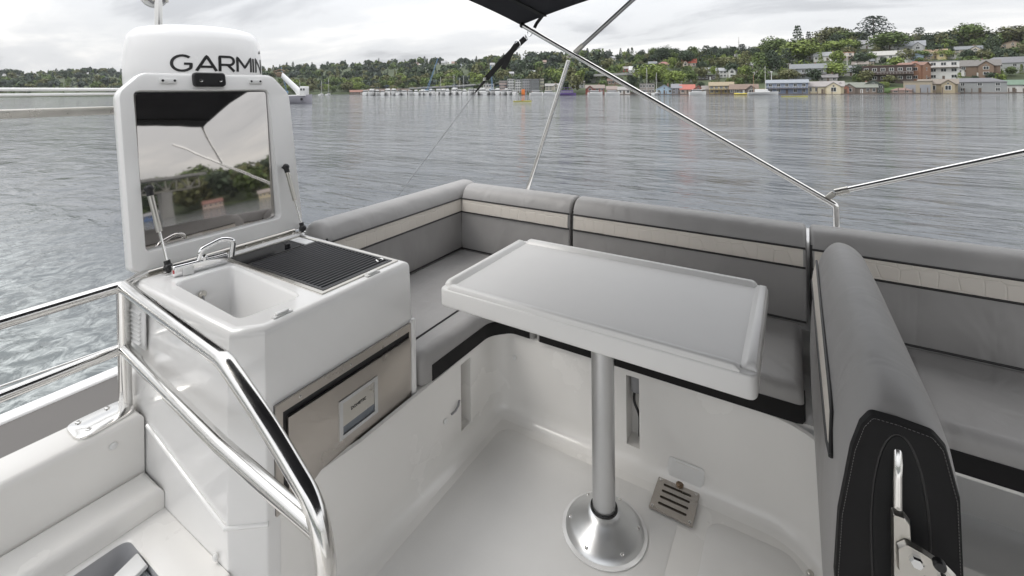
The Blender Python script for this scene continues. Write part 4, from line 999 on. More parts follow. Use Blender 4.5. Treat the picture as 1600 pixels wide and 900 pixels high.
    if door:
        bm = B(); bx(bm, -.48, .48, -.05, .06, .05, min(2.05, fl * .85)); x = -w / 2 + w * (cols // 2 + .5) / cols; dd = build('door', bm, wood_m if sum(wc) > .6 else frame_m, t, 0, world=False); dd.location = (x, 0, 0)
    if balcony:
        zf = fl * (rows - 1) + .05 if rows > 1 else .1
        bm = B(); bx(bm, -w / 2 + .2, w / 2 - .2, -1.7, 0, zf - .18, zf); build('balcony_floor', bm, wood_m, t, 0, world=False)
        bm = B(); bx(bm, -w / 2 + .2, w / 2 - .2, -1.7, -1.63, zf + .95, zf + 1.03)
        nb = max(4, int(w / 1.2))
        for k in range(nb + 1): x = -w / 2 + .24 + (w - .48) * k / nb; bx(bm, x - .035, x + .035, -1.69, -1.63, zf, zf + .95)
        build('railing', bm, frame_m, t, 0, world=False)
    if roof == 'gable' and w > 6 and int(px0) % 3 == 0:
        bm = B(); bx(bm, w * .18, w * .18 + .8, d * .55, d * .55 + .8, hw, h + .9); build('chimney', bm, wallm((.25, .14, .11)), t, 0, world=False)
    if water:
        bm = B(); bx(bm, -w / 2 - .9, w / 2 + .9, -1.4, d + .8, -.55, -.02); build('float', bm, wood_m, t, 0, world=False)
    OCC.append((px0, px1, py0, py1, D)); return t
WH = (.66, .65, .62); CR = (.60, .53, .38); GY = (.30, .31, .32); GR = (.13, .13, .135); BR = (.16, .10, .07)
# floating homes along the right bank
house(1205, 1254, 124, 145.5, 'blue two storey floating home with white windows at the water edge', (.21, .25, .34), (.27, .29, .32), 'gable', 2, 5, 9, 'floating_home', water=True, wh=.78, balcony=True, cat='house')
house(1262, 1308, 127, 145.5, 'long cream floating home with a pale grey gabled roof and many tall windows', CR, (.30, .28, .27), 'gable', 1, 7, 9, 'floating_home', water=True, wh=.60, win=(1.0, 2.4))
house(1304, 1322, 129, 145.5, 'salmon pink floating home with a steep gable facing the lake', (.50, .23, .16), (.26, .24, .24), 'gable', 1, 2, 9, 'floating_home', water=True, wh=.6, ridge='y')
house(1323, 1360, 129, 145.5, 'brown floating home with a row of dark windows beside the green gabled one', (.22, .18, .15), (.20, .21, .18), 'gable', 1, 6, 9, 'floating_home', water=True, wh=.55, win=(1.2, 1.8))
house(1354, 1375, 125, 145.5, 'dark green floating home with a broad barn gable', (.10, .12, .10), (.15, .16, .13), 'gable', 2, 3, 9, 'floating_home', water=True, wh=.6, ridge='y')
house(1421, 1447, 126, 144.8, 'tan boathouse with two wide grey doors at the right bank', (.38, .33, .25), (.27, .24, .19), 'flat', 1, 2, 9, 'boathouse', water=True, win=(4, 2.6), cat='boathouse', garage=True, door=False)
house(1448, 1482, 124, 144.8, 'ochre boathouse with a shallow gable and dark openings right of the tan one', (.37, .31, .21), (.22, .19, .16), 'gable', 1, 4, 9, 'boathouse', water=True, wh=.66, win=(2.2, 2.2), cat='boathouse')
house(1426, 1444, 119, 127, 'brown walled house peeping over the tan boathouse roof', (.17, .10, .07), (.14, .12, .11), 'gable', 1, 3, 7, wh=.55)
house(1484, 1500, 104, 118, 'white house with a steep gable right of the modern cube house', WH, (.22, .22, .23), 'gable', 2, 2, 8, wh=.62, ridge='y')
house(1336, 1352, 96, 106, 'small cream house in the trees above the white roofed one', (.55, .50, .40), (.25, .22, .2), 'gable', 1, 3, 7, wh=.55)
house(1284, 1304, 116, 127, 'low grey house behind the cream floating home', (.36, .35, .34), (.23, .22, .22), 'gable', 1, 3, 7, wh=.55)
house(1180, 1200, 112, 122, 'pale house between the poplars on the lower slope', (.50, .48, .44), (.28, .27, .26), 'gable', 1, 3, 7, wh=.55)
house(1386, 1400, 66, 76, 'small white gabled house below the round tree right of the cedar', (.6, .6, .58), (.3, .3, .31), 'gable', 1, 2, 7, wh=.5, ridge='y')
house(852, 874, 131, 141, 'cream two storey house on the bank left of the purple boat', (.5, .46, .38), (.3, .29, .28), 'gable', 2, 4, 8, wh=.65)
house(893, 913, 127, 138, 'grey house on the bank right of the lower canopy strut', (.40, .40, .40), (.24, .22, .21), 'gable', 2, 3, 8, wh=.65)
house(1150, 1164, 84, 93, 'pale grey house high on the ridge below the radio mast', (.5, .5, .5), (.28, .27, .27), 'gable', 1, 3, 8, wh=.55)
house(1398, 1418, 137, 145, 'small low boat shed beside the tan boathouse', (.40, .30, .26), (.22, .15, .13), 'hip', 1, 2, 5, 'boat_shed', water=True, wh=.5, cat='shed', door=False)
house(1490, 1545, 122, 144.5, 'grey shingled floating home with a low hipped roof beyond the tan boathouse', (.30, .31, .31), (.16, .16, .17), 'hip', 2, 4, 9, 'floating_home', water=True, wh=.72)
house(1556, 1612, 126, 144.5, 'white floating home with a green roof at the far right of the bank', WH, (.14, .2, .15), 'gable', 1, 5, 9, 'floating_home', water=True, wh=.62)
house(1026, 1050, 134, 148, 'light blue floating home with white gable facing the lake', (.38, .50, .60), (.34, .36, .40), 'gable', 1, 3, 8, 'floating_home', water=True, wh=.5, ridge='y')
house(1050, 1064, 133, 148, 'grey floating home between the light blue and the red roofed ones', (.25, .26, .29), (.22, .22, .24), 'gable', 2, 2, 8, 'floating_home', water=True, wh=.6)
house(1064, 1084, 134, 148, 'cream floating home under a red roof', (.52, .42, .36), (.40, .14, .11), 'gable', 1, 3, 8, 'floating_home', water=True, wh=.5)
house(1084, 1098, 135, 148, 'red walled floating home with a steep red gable', (.33, .14, .11), (.36, .18, .15), 'gable', 1, 2, 8, 'floating_home', water=True, wh=.5, ridge='y')
house(1098, 1112, 136, 148, 'grey brown floating home left of the yellow one', (.34, .31, .29), (.24, .22, .21), 'gable', 1, 2, 8, 'floating_home', water=True, wh=.55)
house(1111, 1143, 130, 148, 'yellow two storey floating home with brown trim', (.46, .37, .17), (.30, .25, .17), 'gable', 2, 5, 8, 'floating_home', water=True, wh=.7, balcony=True)
house(1144, 1180, 133, 147.5, 'low dark boathouse with a long brown roof and open front', (.13, .11, .10), (.20, .15, .12), 'gable', 1, 5, 9, 'boathouse', water=True, wh=.5, win=(3.4, 1.7), cat='boathouse')
house(1000, 1022, 132, 148.5, 'grey brown two storey floating home with deep window openings', (.27, .24, .22), (.20, .19, .18), 'flat', 2, 5, 8, 'floating_home', water=True)
house(966, 984, 138, 149, 'small white floating home left of the grey brown one', WH, (.30, .28, .28), 'gable', 1, 3, 7, 'floating_home', water=True, wh=.6)
house(948, 964, 137, 149, 'small pink floating home at the left end of the row', (.50, .30, .27), (.27, .22, .2), 'gable', 1, 3, 7, 'floating_home', water=True, wh=.6)
house(915, 944, 135, 149, 'dark red two storey floating home beyond the canopy pole', (.24, .08, .06), (.24, .20, .18), 'gable', 2, 4, 8, 'floating_home', water=True, wh=.65)
# second and third row on the hillside
house(1242, 1283, 100, 125, 'grey three storey house on the slope above the blue floating home', (.31, .33, .35), (.20, .21, .22), 'gable', 2, 4, 9, wh=.72, balcony=True)
house(1307, 1340, 103, 119, 'white house with a wide dark grey roof in the middle of the slope', WH, (.20, .205, .22), 'gable', 1, 4, 9, wh=.42)
house(1362, 1411, 102, 129, 'dark brown house with a long white balcony above white ground floor', (.075, .055, .05), (.15, .09, .075), 'flat', 2, 6, 10, balcony=True, win=(1.9, 1.6))
house(1408, 1434, 98, 128, 'orange timber house with two visible sides', (.30, .16, .10), (.22, .13, .10), 'gable', 2, 2, 10, wh=.84, yaw=R(-18))
house(1433, 1450, 96, 122, 'white house with a red roof behind the orange one', WH, (.30, .12, .08), 'gable', 2, 2, 9, wh=.75)
house(1449, 1484, 95, 125, 'white modern cube house with dark glazed balconies', (.68, .68, .66), (.17, .19, .19), 'flat', 3, 4, 9, balcony=True, win=(2.2, 1.7))
house(1494, 1540, 94, 120, 'brown shingled house on the slope right of the white cube house', (.2, .14, .10), (.17, .16, .15), 'gable', 2, 4, 10, wh=.65)
house(1560, 1612, 88, 114, 'pale grey house with a broad hipped roof at the right end of the slope', (.42, .43, .43), (.19, .19, .2), 'hip', 2, 5, 10, wh=.62)
house(1278, 1308, 81, 95, 'long white house half hidden by round trees high on the slope', WH, (.30, .31, .32), 'gable', 1, 5, 9, wh=.55)
house(1306, 1329, 82, 95, 'white house with orange balcony next to the long white one', (.62, .56, .50), (.42, .20, .12), 'flat', 2, 3, 8, balcony=True)
house(1347, 1374, 82, 98, 'grey roofed house left of the large white one on the upper slope', (.44, .43, .41), (.24, .245, .25), 'gable', 1, 4, 9, wh=.55)
house(1372, 1412, 79, 99, 'large white house with a gable on the upper slope', WH, (.40, .39, .37), 'gable', 2, 5, 10, wh=.66)
house(1408, 1434, 80, 96, 'blue grey house with a white gable on the upper slope', (.28, .37, .45), (.22, .25, .30), 'gable', 1, 3, 9, wh=.5, ridge='y')
house(1452, 1472, 77, 92, 'pale yellow house on the upper slope near the right edge', (.56, .47, .27), (.33, .24, .17), 'gable', 1, 3, 8, wh=.55)
house(1346, 1364, 62, 76, 'white house at the foot of the big cedar on the ridge', (.56, .56, .56), (.3, .3, .31), 'gable', 1, 3, 9, wh=.55)
house(1408, 1436, 64, 80, 'grey roofed house on the ridge right of the big cedar', (.47, .47, .48), (.26, .27, .29), 'gable', 1, 4, 9, wh=.5)
house(1424, 1448, 52, 64, 'long pale house on the ridge near the right edge', (.52, .52, .52), (.32, .33, .34), 'gable', 1, 4, 9, wh=.6)
house(1214, 1224, 92, 104, 'small white house between dark trees left of the grey house', WH, (.13, .13, .15), 'gable', 1, 2, 7, wh=.5)
house(1122, 1149, 106, 121, 'white terrace of houses with stepped windows in mid slope', (.60, .60, .58), (.30, .31, .32), 'gable', 2, 6, 9, wh=.7)
house(1092, 1122, 117, 125, 'low dark timber house above the yellow floating home', (.07, .06, .06), (.10, .10, .11), 'flat', 1, 6, 8)
house(1067, 1087, 92, 104, 'white house with a bright red roof high on the slope', (.62, .52, .46), (.48, .13, .09), 'gable', 1, 3, 8, wh=.5)
house(1028, 1047, 96, 105, 'house with a dull pink roof on the upper slope', (.40, .30, .27), (.30, .15, .14), 'hip', 1, 4, 8, wh=.45)
house(984, 1011, 103, 113, 'white warehouse with a large pale sloping roof', (.50, .50, .49), (.52, .52, .51), 'gable', 1, 4, 14, wh=.35, name='warehouse', cat='warehouse')
house(974, 985, 104, 112, 'small red house left of the pale warehouse', (.38, .09, .07), (.30, .28, .27), 'gable', 1, 2, 7, wh=.6)
house(1065, 1080, 120, 128, 'small house with a light grey gable behind the red floating home', (.42, .43, .43), (.34, .35, .36), 'gable', 1, 2, 7, wh=.5, ridge='y')
house(950, 972, 122, 132, 'long brown house low on the bank left of the round trees', (.22, .15, .12), (.26, .18, .15), 'gable', 1, 4, 8, wh=.6)
# town front behind the marina
for a, b, c, d, lb, wc, rc, rows, cols in ((780, 792, 127, 146, 'pink brick apartment block behind the marina', (.42, .31, .27), (.3, .3, .3), 4, 4), (793, 804, 125, 147, 'pale grey tower block behind the marina', (.55, .55, .53), (.35, .35, .35), 5, 3),
        (805, 815, 126, 147, 'white apartment block beside the pale grey tower', (.62, .62, .60), (.3, .3, .31), 5, 3), (816, 829, 124, 146, 'grey apartment block with a stepped front', (.36, .36, .37), (.24, .24, .25), 5, 4), (829, 843, 125, 147, 'dark glazed office block right of the apartments', (.13, .14, .15), (.2, .2, .21), 5, 5),
        (844, 850, 123, 140, 'narrow cream house right of the office block', (.56, .53, .40), (.3, .28, .25), 3, 2)):
    house(a, b, c, d, lb, wc, rc, 'flat', rows, cols, 12, 'apartment_block', water=False, cat='building', win=(1.6, 1.5))
house(725, 747, 123.5, 130, 'long low shed with a bright white roof behind the marina masts', (.40, .40, .40), (.72, .72, .71), 'flat', 1, 6, 16, 'shed', cat='shed')
house(755, 772, 131, 144, 'white dock office behind the marina', (.56, .55, .54), (.34, .33, .33), 'flat', 2, 4, 10, 'dock_office', cat='building')
house(548, 575, 141, 147, 'long low boat shed with a rusty roof at the left of the marina', (.16, .13, .11), (.24, .13, .10), 'gable', 1, 6, 9, 'boat_shed', water=True, wh=.5, cat='shed', D=470)
house(576, 640, 140, 148, 'very long dark boat shed on piles left of the marina', (.07, .065, .06), (.13, .10, .085), 'gable', 1, 14, 10, 'boat_shed', water=True, wh=.55, cat='shed', D=420, win=(3, 1.8))
for a, b, lb in ((735, 741, 'small white house high on the left wooded hill'), (796, 803, 'white house in the trees above the marina'), (748, 756, 'pale house among trees left of the strap'), (826, 836, 'grey house in the woods right of the strap'), (690, 700, 'pale house near the top of the left wooded hill')):
    y = {735: 97, 796: 118, 748: 92, 826: 116, 690: 101}[a]
    house(a, b, y - 6, y, lb, (.58, .58, .56), (.36, .36, .37), 'gable', 1, 2, 10, wh=.5)

for i, (px, y, w, lb) in enumerate(((668, 112, 7, 'pale house low in the left wood above the blue crane'), (706, 95, 8, 'white house near the ridge left of the tallest fir'), (718, 106, 6, 'grey house in mid slope left of the strap'), (766, 104, 7, 'white house in the wood right of the strap'), (783, 96, 8, 'pale house near the top above the loose strap end'), (812, 92, 9, 'cream house near the ridge left of the canopy pole'), (818, 106, 7, 'small white house in the wood above the grey tower'), (846, 100, 8, 'white house in the wood left of the pole crossing'),
        (862, 110, 8, 'pale house above the viaduct by the pole'), (905, 98, 9, 'white house on the ridge right of the pole crossing'), (925, 90, 12, 'long white house on the ridge right of the pole crossing'), (940, 108, 9, 'pink house in the wood above the viaduct'), (953, 94, 10, 'white house near the ridge left of the warehouse'), (648, 104, 6, 'small pale house in the left wood above the boat shed'))):
    house(px, px + w, y - 6, y, lb, ((.6, .6, .58), (.52, .47, .42), (.42, .43, .44))[i % 3], ((.36, .36, .37), (.3, .22, .19), (.24, .25, .27))[i % 3], 'gable', 1, 2, 9, wh=.5)
SM = [(1226, 1240, 86, 96, 'small cream house between the dark upright tree and the large bright tree'), (1330, 1346, 88, 97, 'small grey house below the bright dome tree'), (1294, 1308, 104, 113, 'small white house above the low grey house'), (1434, 1450, 84, 93, 'tan house under the ridge right of the blue grey house'), (1470, 1487, 81, 91, 'white house on the upper slope behind the bright bush'),
      (1500, 1524, 72, 84, 'long grey house on the upper slope near the right end'), (1540, 1560, 80, 92, 'cream house on the upper slope near the right end'), (1574, 1592, 64, 75, 'white gabled house high at the far right'), (1198, 1211, 100, 109, 'small grey house on the slope above the ketch'), (1168, 1180, 98, 107, 'white house beside the tall olive poplar'), (1258, 1274, 84, 93, 'pale house behind the grey three storey house'), (1352, 1363, 92, 101, 'tiny white gabled house above the dark brown house'), (1098, 1110, 106, 114, 'grey house above the low dark timber house'), (1048, 1060, 112, 121, 'white house behind the willow'), (1014, 1026, 96, 104, 'pale house on the slope right of the warehouse')]
for i, (a, b, c, d, lb) in enumerate(SM):
    house(a, b, c, d, lb, ((.58, .57, .55), (.50, .45, .37), (.40, .41, .42), (.45, .36, .28))[i % 4], ((.24, .24, .25), (.30, .20, .16), (.19, .20, .21))[i % 3], 'gable', 1 + i % 2, 3, 8, wh=.58, ridge='xy'[i % 3 == 1])
# retaining walls and lawn at the right bank
lawn = mat('lawn', (.075, .13, .03), .9, var=(.4, .25, 6), bump=(3, .5, .2))
phi0, phi1 = px_phi(1374), px_phi(1420)
bm = B(); ps = [phi0 + (phi1 - phi0) * k / 8 for k in range(9)]
loft(bm, [[polar(p, land(p)[0] - 5, WATER_Z - .5), polar(p, land(p)[0] - 5, WATER_Z + .9), polar(p, land(p)[0] + 6, WATER_Z + 3.0), polar(p, land(p)[0] + 6, WATER_Z - .5)] for p in ps]); tag(build('lawn', bm, lawn, None, 30), kind='structure')
bm = B(); ps = [px_phi(950) + (px_phi(1800) - px_phi(950)) * k / 60 for k in range(61)]
loft(bm, [[polar(p, land(p)[0] - 1.2, WATER_Z - 1), polar(p, land(p)[0] - 1.2, WATER_Z + 1.5), polar(p, land(p)[0] + .4, WATER_Z + 1.5), polar(p, land(p)[0] + .4, WATER_Z - 1)] for p in ps]); build_o = build('retaining_wall', bm, mat('bulkhead', (.17, .15, .13), .9, var=(.7, .25, 7)), None, 0); tag(build_o, 'brown timber retaining wall along the foot of the right bank', 'wall')

# ---------------------------------------------------------------- boats
hull_w = mat('boat_white', (.72, .72, .71), .3, coat=.2, objvar=.06); tint = mat('tinted_glass', (.03, .035, .045), .1); navy = mat('navy_canvas', (.03, .05, .12), .8); tan = mat('tan_canvas', (.30, .24, .16), .8)
def hull_mesh(L, Bm, h, m, parent, name='hull'):
    bm = B(); secs = []
    for t in (0, .05, .3, .6, .8, .93, 1.0):
        k = (1 - max(0, (t - .45) / .55) ** 2.2); b = max(.03, Bm / 2 * k * (.9 if t < .04 else 1)); sh = h * (1 + .35 * t * t); x = -L / 2 + L * t
        secs.append([(x, -b, sh), (x, -b * .86, .25 * h), (x, -b * .4, -.35), (x, b * .4, -.35), (x, b * .86, .25 * h), (x, b, sh)])
    loft(bm, secs); return build(name, bm, m, parent, 40, world=False)
BCOUNT = 0
def boat_at(px, D, name, label, cat, group, rz):
    phi = px_phi(px); r = px_R(px, D)
    return empty(name, polar(phi, r, WATER_Z + .05), label, cat, group, rz=rz)
def cruiser(px, D, L, label, rz, fly=True, cm=None, group='motor boats moored in the marina'):
    t = boat_at(px, D, 'motor_boat', label, 'boat', group, rz); t.scale = (1, 1, 1.45); Bm = L * .31; h = L * .115
    hull_mesh(L, Bm, h, hull_w, t)
    bm = B(); stack(bm, roundpoly([(-L * .34, -Bm * .38), (L * .20, -Bm * .30), (L * .26, 0), (L * .20, Bm * .30), (-L * .34, Bm * .38)], .25), [(h, 0), (h + L * .10, L * .018)]); build('cabin', bm, hull_w, t, 40, world=False)
    bm = B(); stack(bm, roundpoly([(-L * .345, -Bm * .385), (L * .205, -Bm * .305), (L * .265, 0), (L * .205, Bm * .305), (-L * .345, Bm * .385)], .25), [(h + L * .035, L * .004), (h + L * .078, L * .012)]); build('window_band', bm, tint, t, 40, world=False)
    if fly:
        bm = B(); bx(bm, -L * .25, L * .08, -Bm * .26, Bm * .26, h + L * .10, h + L * .14, .1); build('flybridge', bm, hull_w, t, 40, world=False)
        bm = B(); bx(bm, -L * .26, L * .02, -Bm * .28, Bm * .28, h + L * .235, h + L * .25, .05)
        for x in (-L * .24, 0):
            for y in (-Bm * .25, Bm * .25): tube(bm, [(x, y, h + L * .12), (x, y, h + L * .24)], .05, 6)
        build('canvas_top', bm, cm or navy, t, 40, world=False)
    bm = B(); tube(bm, [(L * .46, -Bm * .12, h * 1.3), (L * .46, -Bm * .12, h * 1.3 + .7), (L * .1, -Bm * .44, h * 1.05 + .7), (L * .1, -Bm * .44, h)], .03, 5); tube(bm, [(L * .46, Bm * .12, h * 1.3), (L * .46, Bm * .12, h * 1.3 + .7), (L * .1, Bm * .44, h * 1.05 + .7), (L * .1, Bm * .44, h)], .03, 5); build('bow_rail', bm, steel, t, 40, world=False)
    return t
def sailboat(px, D, L, label, rz, mast=None, group='sailing boats at the moorings', hm=None):
    t = boat_at(px, D, 'sailing_boat', label, 'sailing boat', group, rz); Bm = L * .28; h = L * .09; mh = mast or L * 1.25
    hull_mesh(L, Bm, h, hm or hull_w, t)
    bm = B(); stack(bm, roundpoly([(-L * .15, -Bm * .28), (L * .22, -Bm * .2), (L * .22, Bm * .2), (-L * .15, Bm * .28)], .15), [(h, 0), (h + L * .045, .06)]); build('cabin', bm, hull_w, t, 40, world=False)
    bm = B(); tube(bm, [(L * .08, 0, h), (L * .08, 0, h + mh)], .10, 8, radii=[.11, .08]); build('mast', bm, hull_w, t, 40, world=False)
    bm = B(); tube(bm, [(L * .07, 0, h + L * .12), (-L * .34, 0, h + L * .12)], .15, 8); build('furled_sail', bm, navy if RNG.random() < .6 else tan, t, 40, world=False)
    bm = B()
    for p in ((L * .49, 0, h * 1.3), (-L * .49, 0, h), (L * .06, Bm * .48, h), (L * .06, -Bm * .48, h)): tube(bm, [p, (L * .08, 0, h + mh * .97)], .018, 4)
    build('rigging', bm, castm, t, 0, world=False); return t
desc = ['white motor boat', 'white motor cruiser with a blue canvas top', 'white motor cruiser with a tan canvas top', 'white motor boat with a low cabin']
ORD = 'first second third fourth fifth sixth seventh eighth ninth tenth eleventh twelfth thirteenth fourteenth fifteenth sixteenth seventeenth eighteenth nineteenth twentieth'.split() + ['twenty-' + q for q in 'first second third fourth fifth sixth seventh eighth ninth'.split()] + ['thirtieth']
k = 0
for px in np.arange(572, 806, 8.6):
    q = int(RNG.integers(0, 4)); D = float(np.interp(px, [572, 640, 700, 806], [350, 345, 330, 300])) + RNG.random() * 8
    L = 10.0 + 4.0 * RNG.random(); side = 'bow towards the open water' if k % 3 else 'stern towards the open water'
    head = math.pi / 2 if not k % 3 else -math.pi / 2
    rz = -px_phi(px) + head + (RNG.random() - .5) * .7
    cruiser(px, D, L, desc[q] + ', ' + ORD[k] + ' from the left in the front row', rz, q in (1, 2), tan if q == 2 else navy); k += 1
for k2, px in enumerate(np.arange(660, 800, 13.0)):
    D = 352 + RNG.random() * 20; cruiser(px, D, 11 + 4 * RNG.random(), 'white motor cruiser, ' + ORD[k2] + ' from the left in the rear row', -px_phi(px) + 1.57 + (RNG.random() - .5) * 1.2, True, group='second row of motor boats in the marina')
for px, top, D, lb in ((502, 127, 420, 'small sailing boat with a bare mast at the left moorings'), (513, 123, 415, 'tall masted sailing boat at the left moorings'), (468, 126, 430, 'sailing boat moored just right of the workboat'), (688, 122, 370, 'sailing boat with the mast left of the white shed roof'), (709, 118, 365, 'tall sailing boat in the marina beside the white shed'), (718, 124, 368, 'sailing boat with a short mast in the marina'), (724, 121, 360, 'sailing boat in the marina under the white shed roof'),
                       (1010, 108, 262, 'sailing boat with a pale mast in front of the round green trees'), (1025, 116, 262, 'sailing boat with a slim mast beside the light blue home')):
    L = 9.5; mh = (148 - top) * D / F
    sailboat(px, D, L, lb, -px_phi(px) + 1.2, mh)
wb = sailboat(1192, 220, 13, 'white wooden ketch moored at the bank left of the blue floating home', -px_phi(1192) + .15, 12.5)
bm = B(); tube(bm, [(-4, 0, 1), (-4, 0, 9.8)], .09, 8); build('mizzen_mast', bm, mat('varnished_mast', (.38, .22, .14), .5), wb, 40, world=False)
bm = B(); bx(bm, -3.5, 2, -1, 1, 1.2, 2.6, .2); build('wheelhouse', bm, hull_w, wb, 40, world=False)
pt = boat_at(887, 262, 'purple_tour_boat', 'purple two deck tour boat moored behind the canopy pole', 'boat', None, -px_phi(887) + .05)
hull_mesh(9.4, 3.4, 1.0, mat('purple_paint', (.16, .10, .30), .45), pt)
bm = B(); bx(bm, -4.1, 3.0, -1.5, 1.5, .9, 2.7, .1); build('lower_deck_cabin', bm, MATS['purple_paint'], pt, 40, world=False)
bm = B(); bx(bm, -4.2, 3.2, -1.6, 1.6, 2.7, 2.85); bx(bm, -4.2, 2.4, -1.6, 1.6, 4.3, 4.45)
for x in (-4, -2, 0, 2.2):
    for y in (-1.5, 1.5): bx(bm, x - .06, x + .06, y - .06, y + .06, 2.85, 4.3)
build('upper_deck', bm, MATS['purple_paint'], pt, 0, world=False)
for x in (-3.2, -1.9, -.6, .7, 2): window(pt, x, 1.9, .9, .8, -1.52)
# grey workboat with a white crane arm beside the lid
wk = boat_at(462, 150, 'workboat', 'grey hulled workboat with a leaning white crane arm right of the galley lid', 'boat', None, -px_phi(462) - .5)
hull_mesh(11, 4.6, 2.1, mat('grey_hull', (.36, .35, .39), .4), wk)
bm = B(); bx(bm, -4.5, 4.0, -1.9, 1.9, 2.25, 2.6, .1); build('deck_coaming', bm, hull_w, wk, 40, world=False)
bm = B(); tube(bm, [(1.6, 0, 2.6), (.4, 0, 4.4), (-5.0, 0, 9.6)], .6, 14, radii=[1.0, .95, .75]); build('crane_arm', bm, hull_w, wk, 40, world=False)
bm = B(); bx(bm, 1.9, 4.1, -1.2, .9, 2.6, 5.4, .25); build('wheelhouse', bm, hull_w, wk, 40, world=False)
for x in (2.5, 3.4): window(wk, x, 4.4, .7, .8, -1.24)
bm = B(); bx(bm, -6.0, -4.3, -1, 1, 8.6, 10.2, .3); tube(bm, [(-6.0, 0, 9), (-7.4, 0, 10.4), (-5.2, .4, 11.0), (-3.6, 0, 10.4)], .25, 8); build('winch_head', bm, mat('rust', (.19, .14, .10), .8, var=(2, .3, 5)), wk, 40, world=False)
bm = B(); lathe(bm, [(.42, 0), (.42, .12)], (2.9, -1.86, 1.25), 16, 'Y'); build('hawse_hole', bm, blk, wk, 40, world=False)
# pilings along the bank
PM = None
for px in list(np.arange(956, 1200, 9.5)) + list(np.arange(1254, 1600, 11.5)):
    phi = px_phi(px); r = land(phi)[0] - 9.5 - RNG.random() * 2
    if PM is None:
        bm = B(); tube(bm, [(0, 0, -1.5), (0, 0, 2.3)], .17, 8); PM = bpy.data.meshes.new('dock_piling'); bm.to_mesh(PM); bm.free(); PM.materials.append(wood_m)
    o = bpy.data.objects.new('dock_piling', PM); COL.objects.link(o); o.location = polar(phi, r, WATER_Z); o.scale = (1, 1, .7 + .6 * RNG.random()); tag(o, 'brown timber dock piling standing in the water before the floating homes', 'piling', 'dock pilings along the bank')
# rowing shells
yel = mat('yellow_paint', (.60, .56, .16), .4); skin = mat('skin', (.42, .26, .19), .6); orange = mat('orange_vest', (.75, .20, .04), .7)
def shell(px, D, L, label, paddler):
    t = boat_at(px, D, 'rowing_shell', label, 'kayak', None, -px_phi(px) + .06); hull_mesh(L, .75, .28, yel, t)
    bm = B(); bx(bm, -.6, .6, -.22, .22, .22, .34, .05); build('cockpit_rim', bm, blk, t, 40, world=False)
    if paddler:
        o = t.location
        p = empty('person', (o.x, o.y, o.z + .1), 'paddler in an orange vest sitting in the yellow kayak', 'person', rz=t.rotation_euler.z)
        bm = B(); tube(bm, [(0, 0, .05), (.02, 0, .25), (.05, 0, .5), (.05, 0, .62), (.05, 0, .66), (.06, 0, .72), (.06, 0, .82), (.06, 0, .90)], .15, 10, radii=[.17, .165, .19, .12, .06, .09, .10, .04])
        for s in (-1, 1): tube(bm, [(.05, s * .17, .55), (.18, s * .33, .36), (.42, s * .30, .42)], .05, 7, radii=[.06, .05, .035]); tube(bm, [(0, s * .09, .08), (.5, s * .12, .22), (.9, s * .1, .08)], .07, 7)
        build('body', bm, skin, p, 50, world=False)
        bm = B(); tube(bm, [(0, 0, .1), (.02, 0, .28), (.05, 0, .5), (.05, 0, .6)], .2, 10, radii=[.19, .19, .21, .14]); build('vest', bm, orange, p, 50, world=False)
        bm = B(); tube(bm, [(.42, -1.1, .75), (.42, 1.1, .12)], .02, 6); box(bm, (.42, -1.15, .78), (.03, .4, .16), .01, 1); box(bm, (.42, 1.15, .1), (.03, .4, .16), .01, 1)
        pd = build('paddle', bm, yel, None, 40, world=False); pd.location = p.location; pd.rotation_euler = p.rotation_euler; tag(pd, 'double bladed paddle held across the yellow kayak', 'paddle')
shell(816, 140, 5.6, 'long yellow kayak with a paddler out on the open water', True)
shell(1241, 172, 8.6, 'long pale yellow rowing shell in front of the blue floating home', False)
for px, D, lb in ((838, 285, 'white motor boat moored left of the purple tour boat'), (858, 283, 'white motor boat close to the purple tour boat'), (957, 262, 'white motor boat in front of the pink floating home'), (930, 262, 'white motor boat in front of the dark red floating home'), (1090, 240, 'white motor boat tied up at the red floating home')):
    cruiser(px, D, 8.5, lb, -px_phi(px) + .3, False, group='motor boats tied up along the bank')
rb = boat_at(1157, 232, 'inflatable_boat', 'small yellow and blue inflatable in front of the dark boathouse', 'dinghy', None, -px_phi(1157))
bm = B(); tube(bm, [(1.8 * math.cos(a) * 1.5, 1.1 * math.sin(a), .35) for a in (2 * math.pi * k / 20 for k in range(21))], .36, 8, False); build('tube', bm, mat('yellow_rubber', (.62, .50, .06), .5), rb, 50, world=False)
bm = B(); bx(bm, -1.0, 1.0, -1.0, 1.0, .3, .95, .15); build('cover', bm, mat('blue_cover', (.05, .14, .34), .6), rb, 40, world=False)
ob_ = boat_at(817.5, 292, 'orange_float', 'bright orange work float tied up in front of the apartment blocks', 'float', None, -px_phi(817.5))
bm = B(); bx(bm, -1.1, 1.1, -.8, .8, 0, 3.6, .15); build('cabin', bm, orange, ob_, 40, world=False); bm = B(); bx(bm, -1.5, 1.5, -1.2, 1.2, -.3, .2, .1); build('pontoon', bm, blk, ob_, 40, world=False)

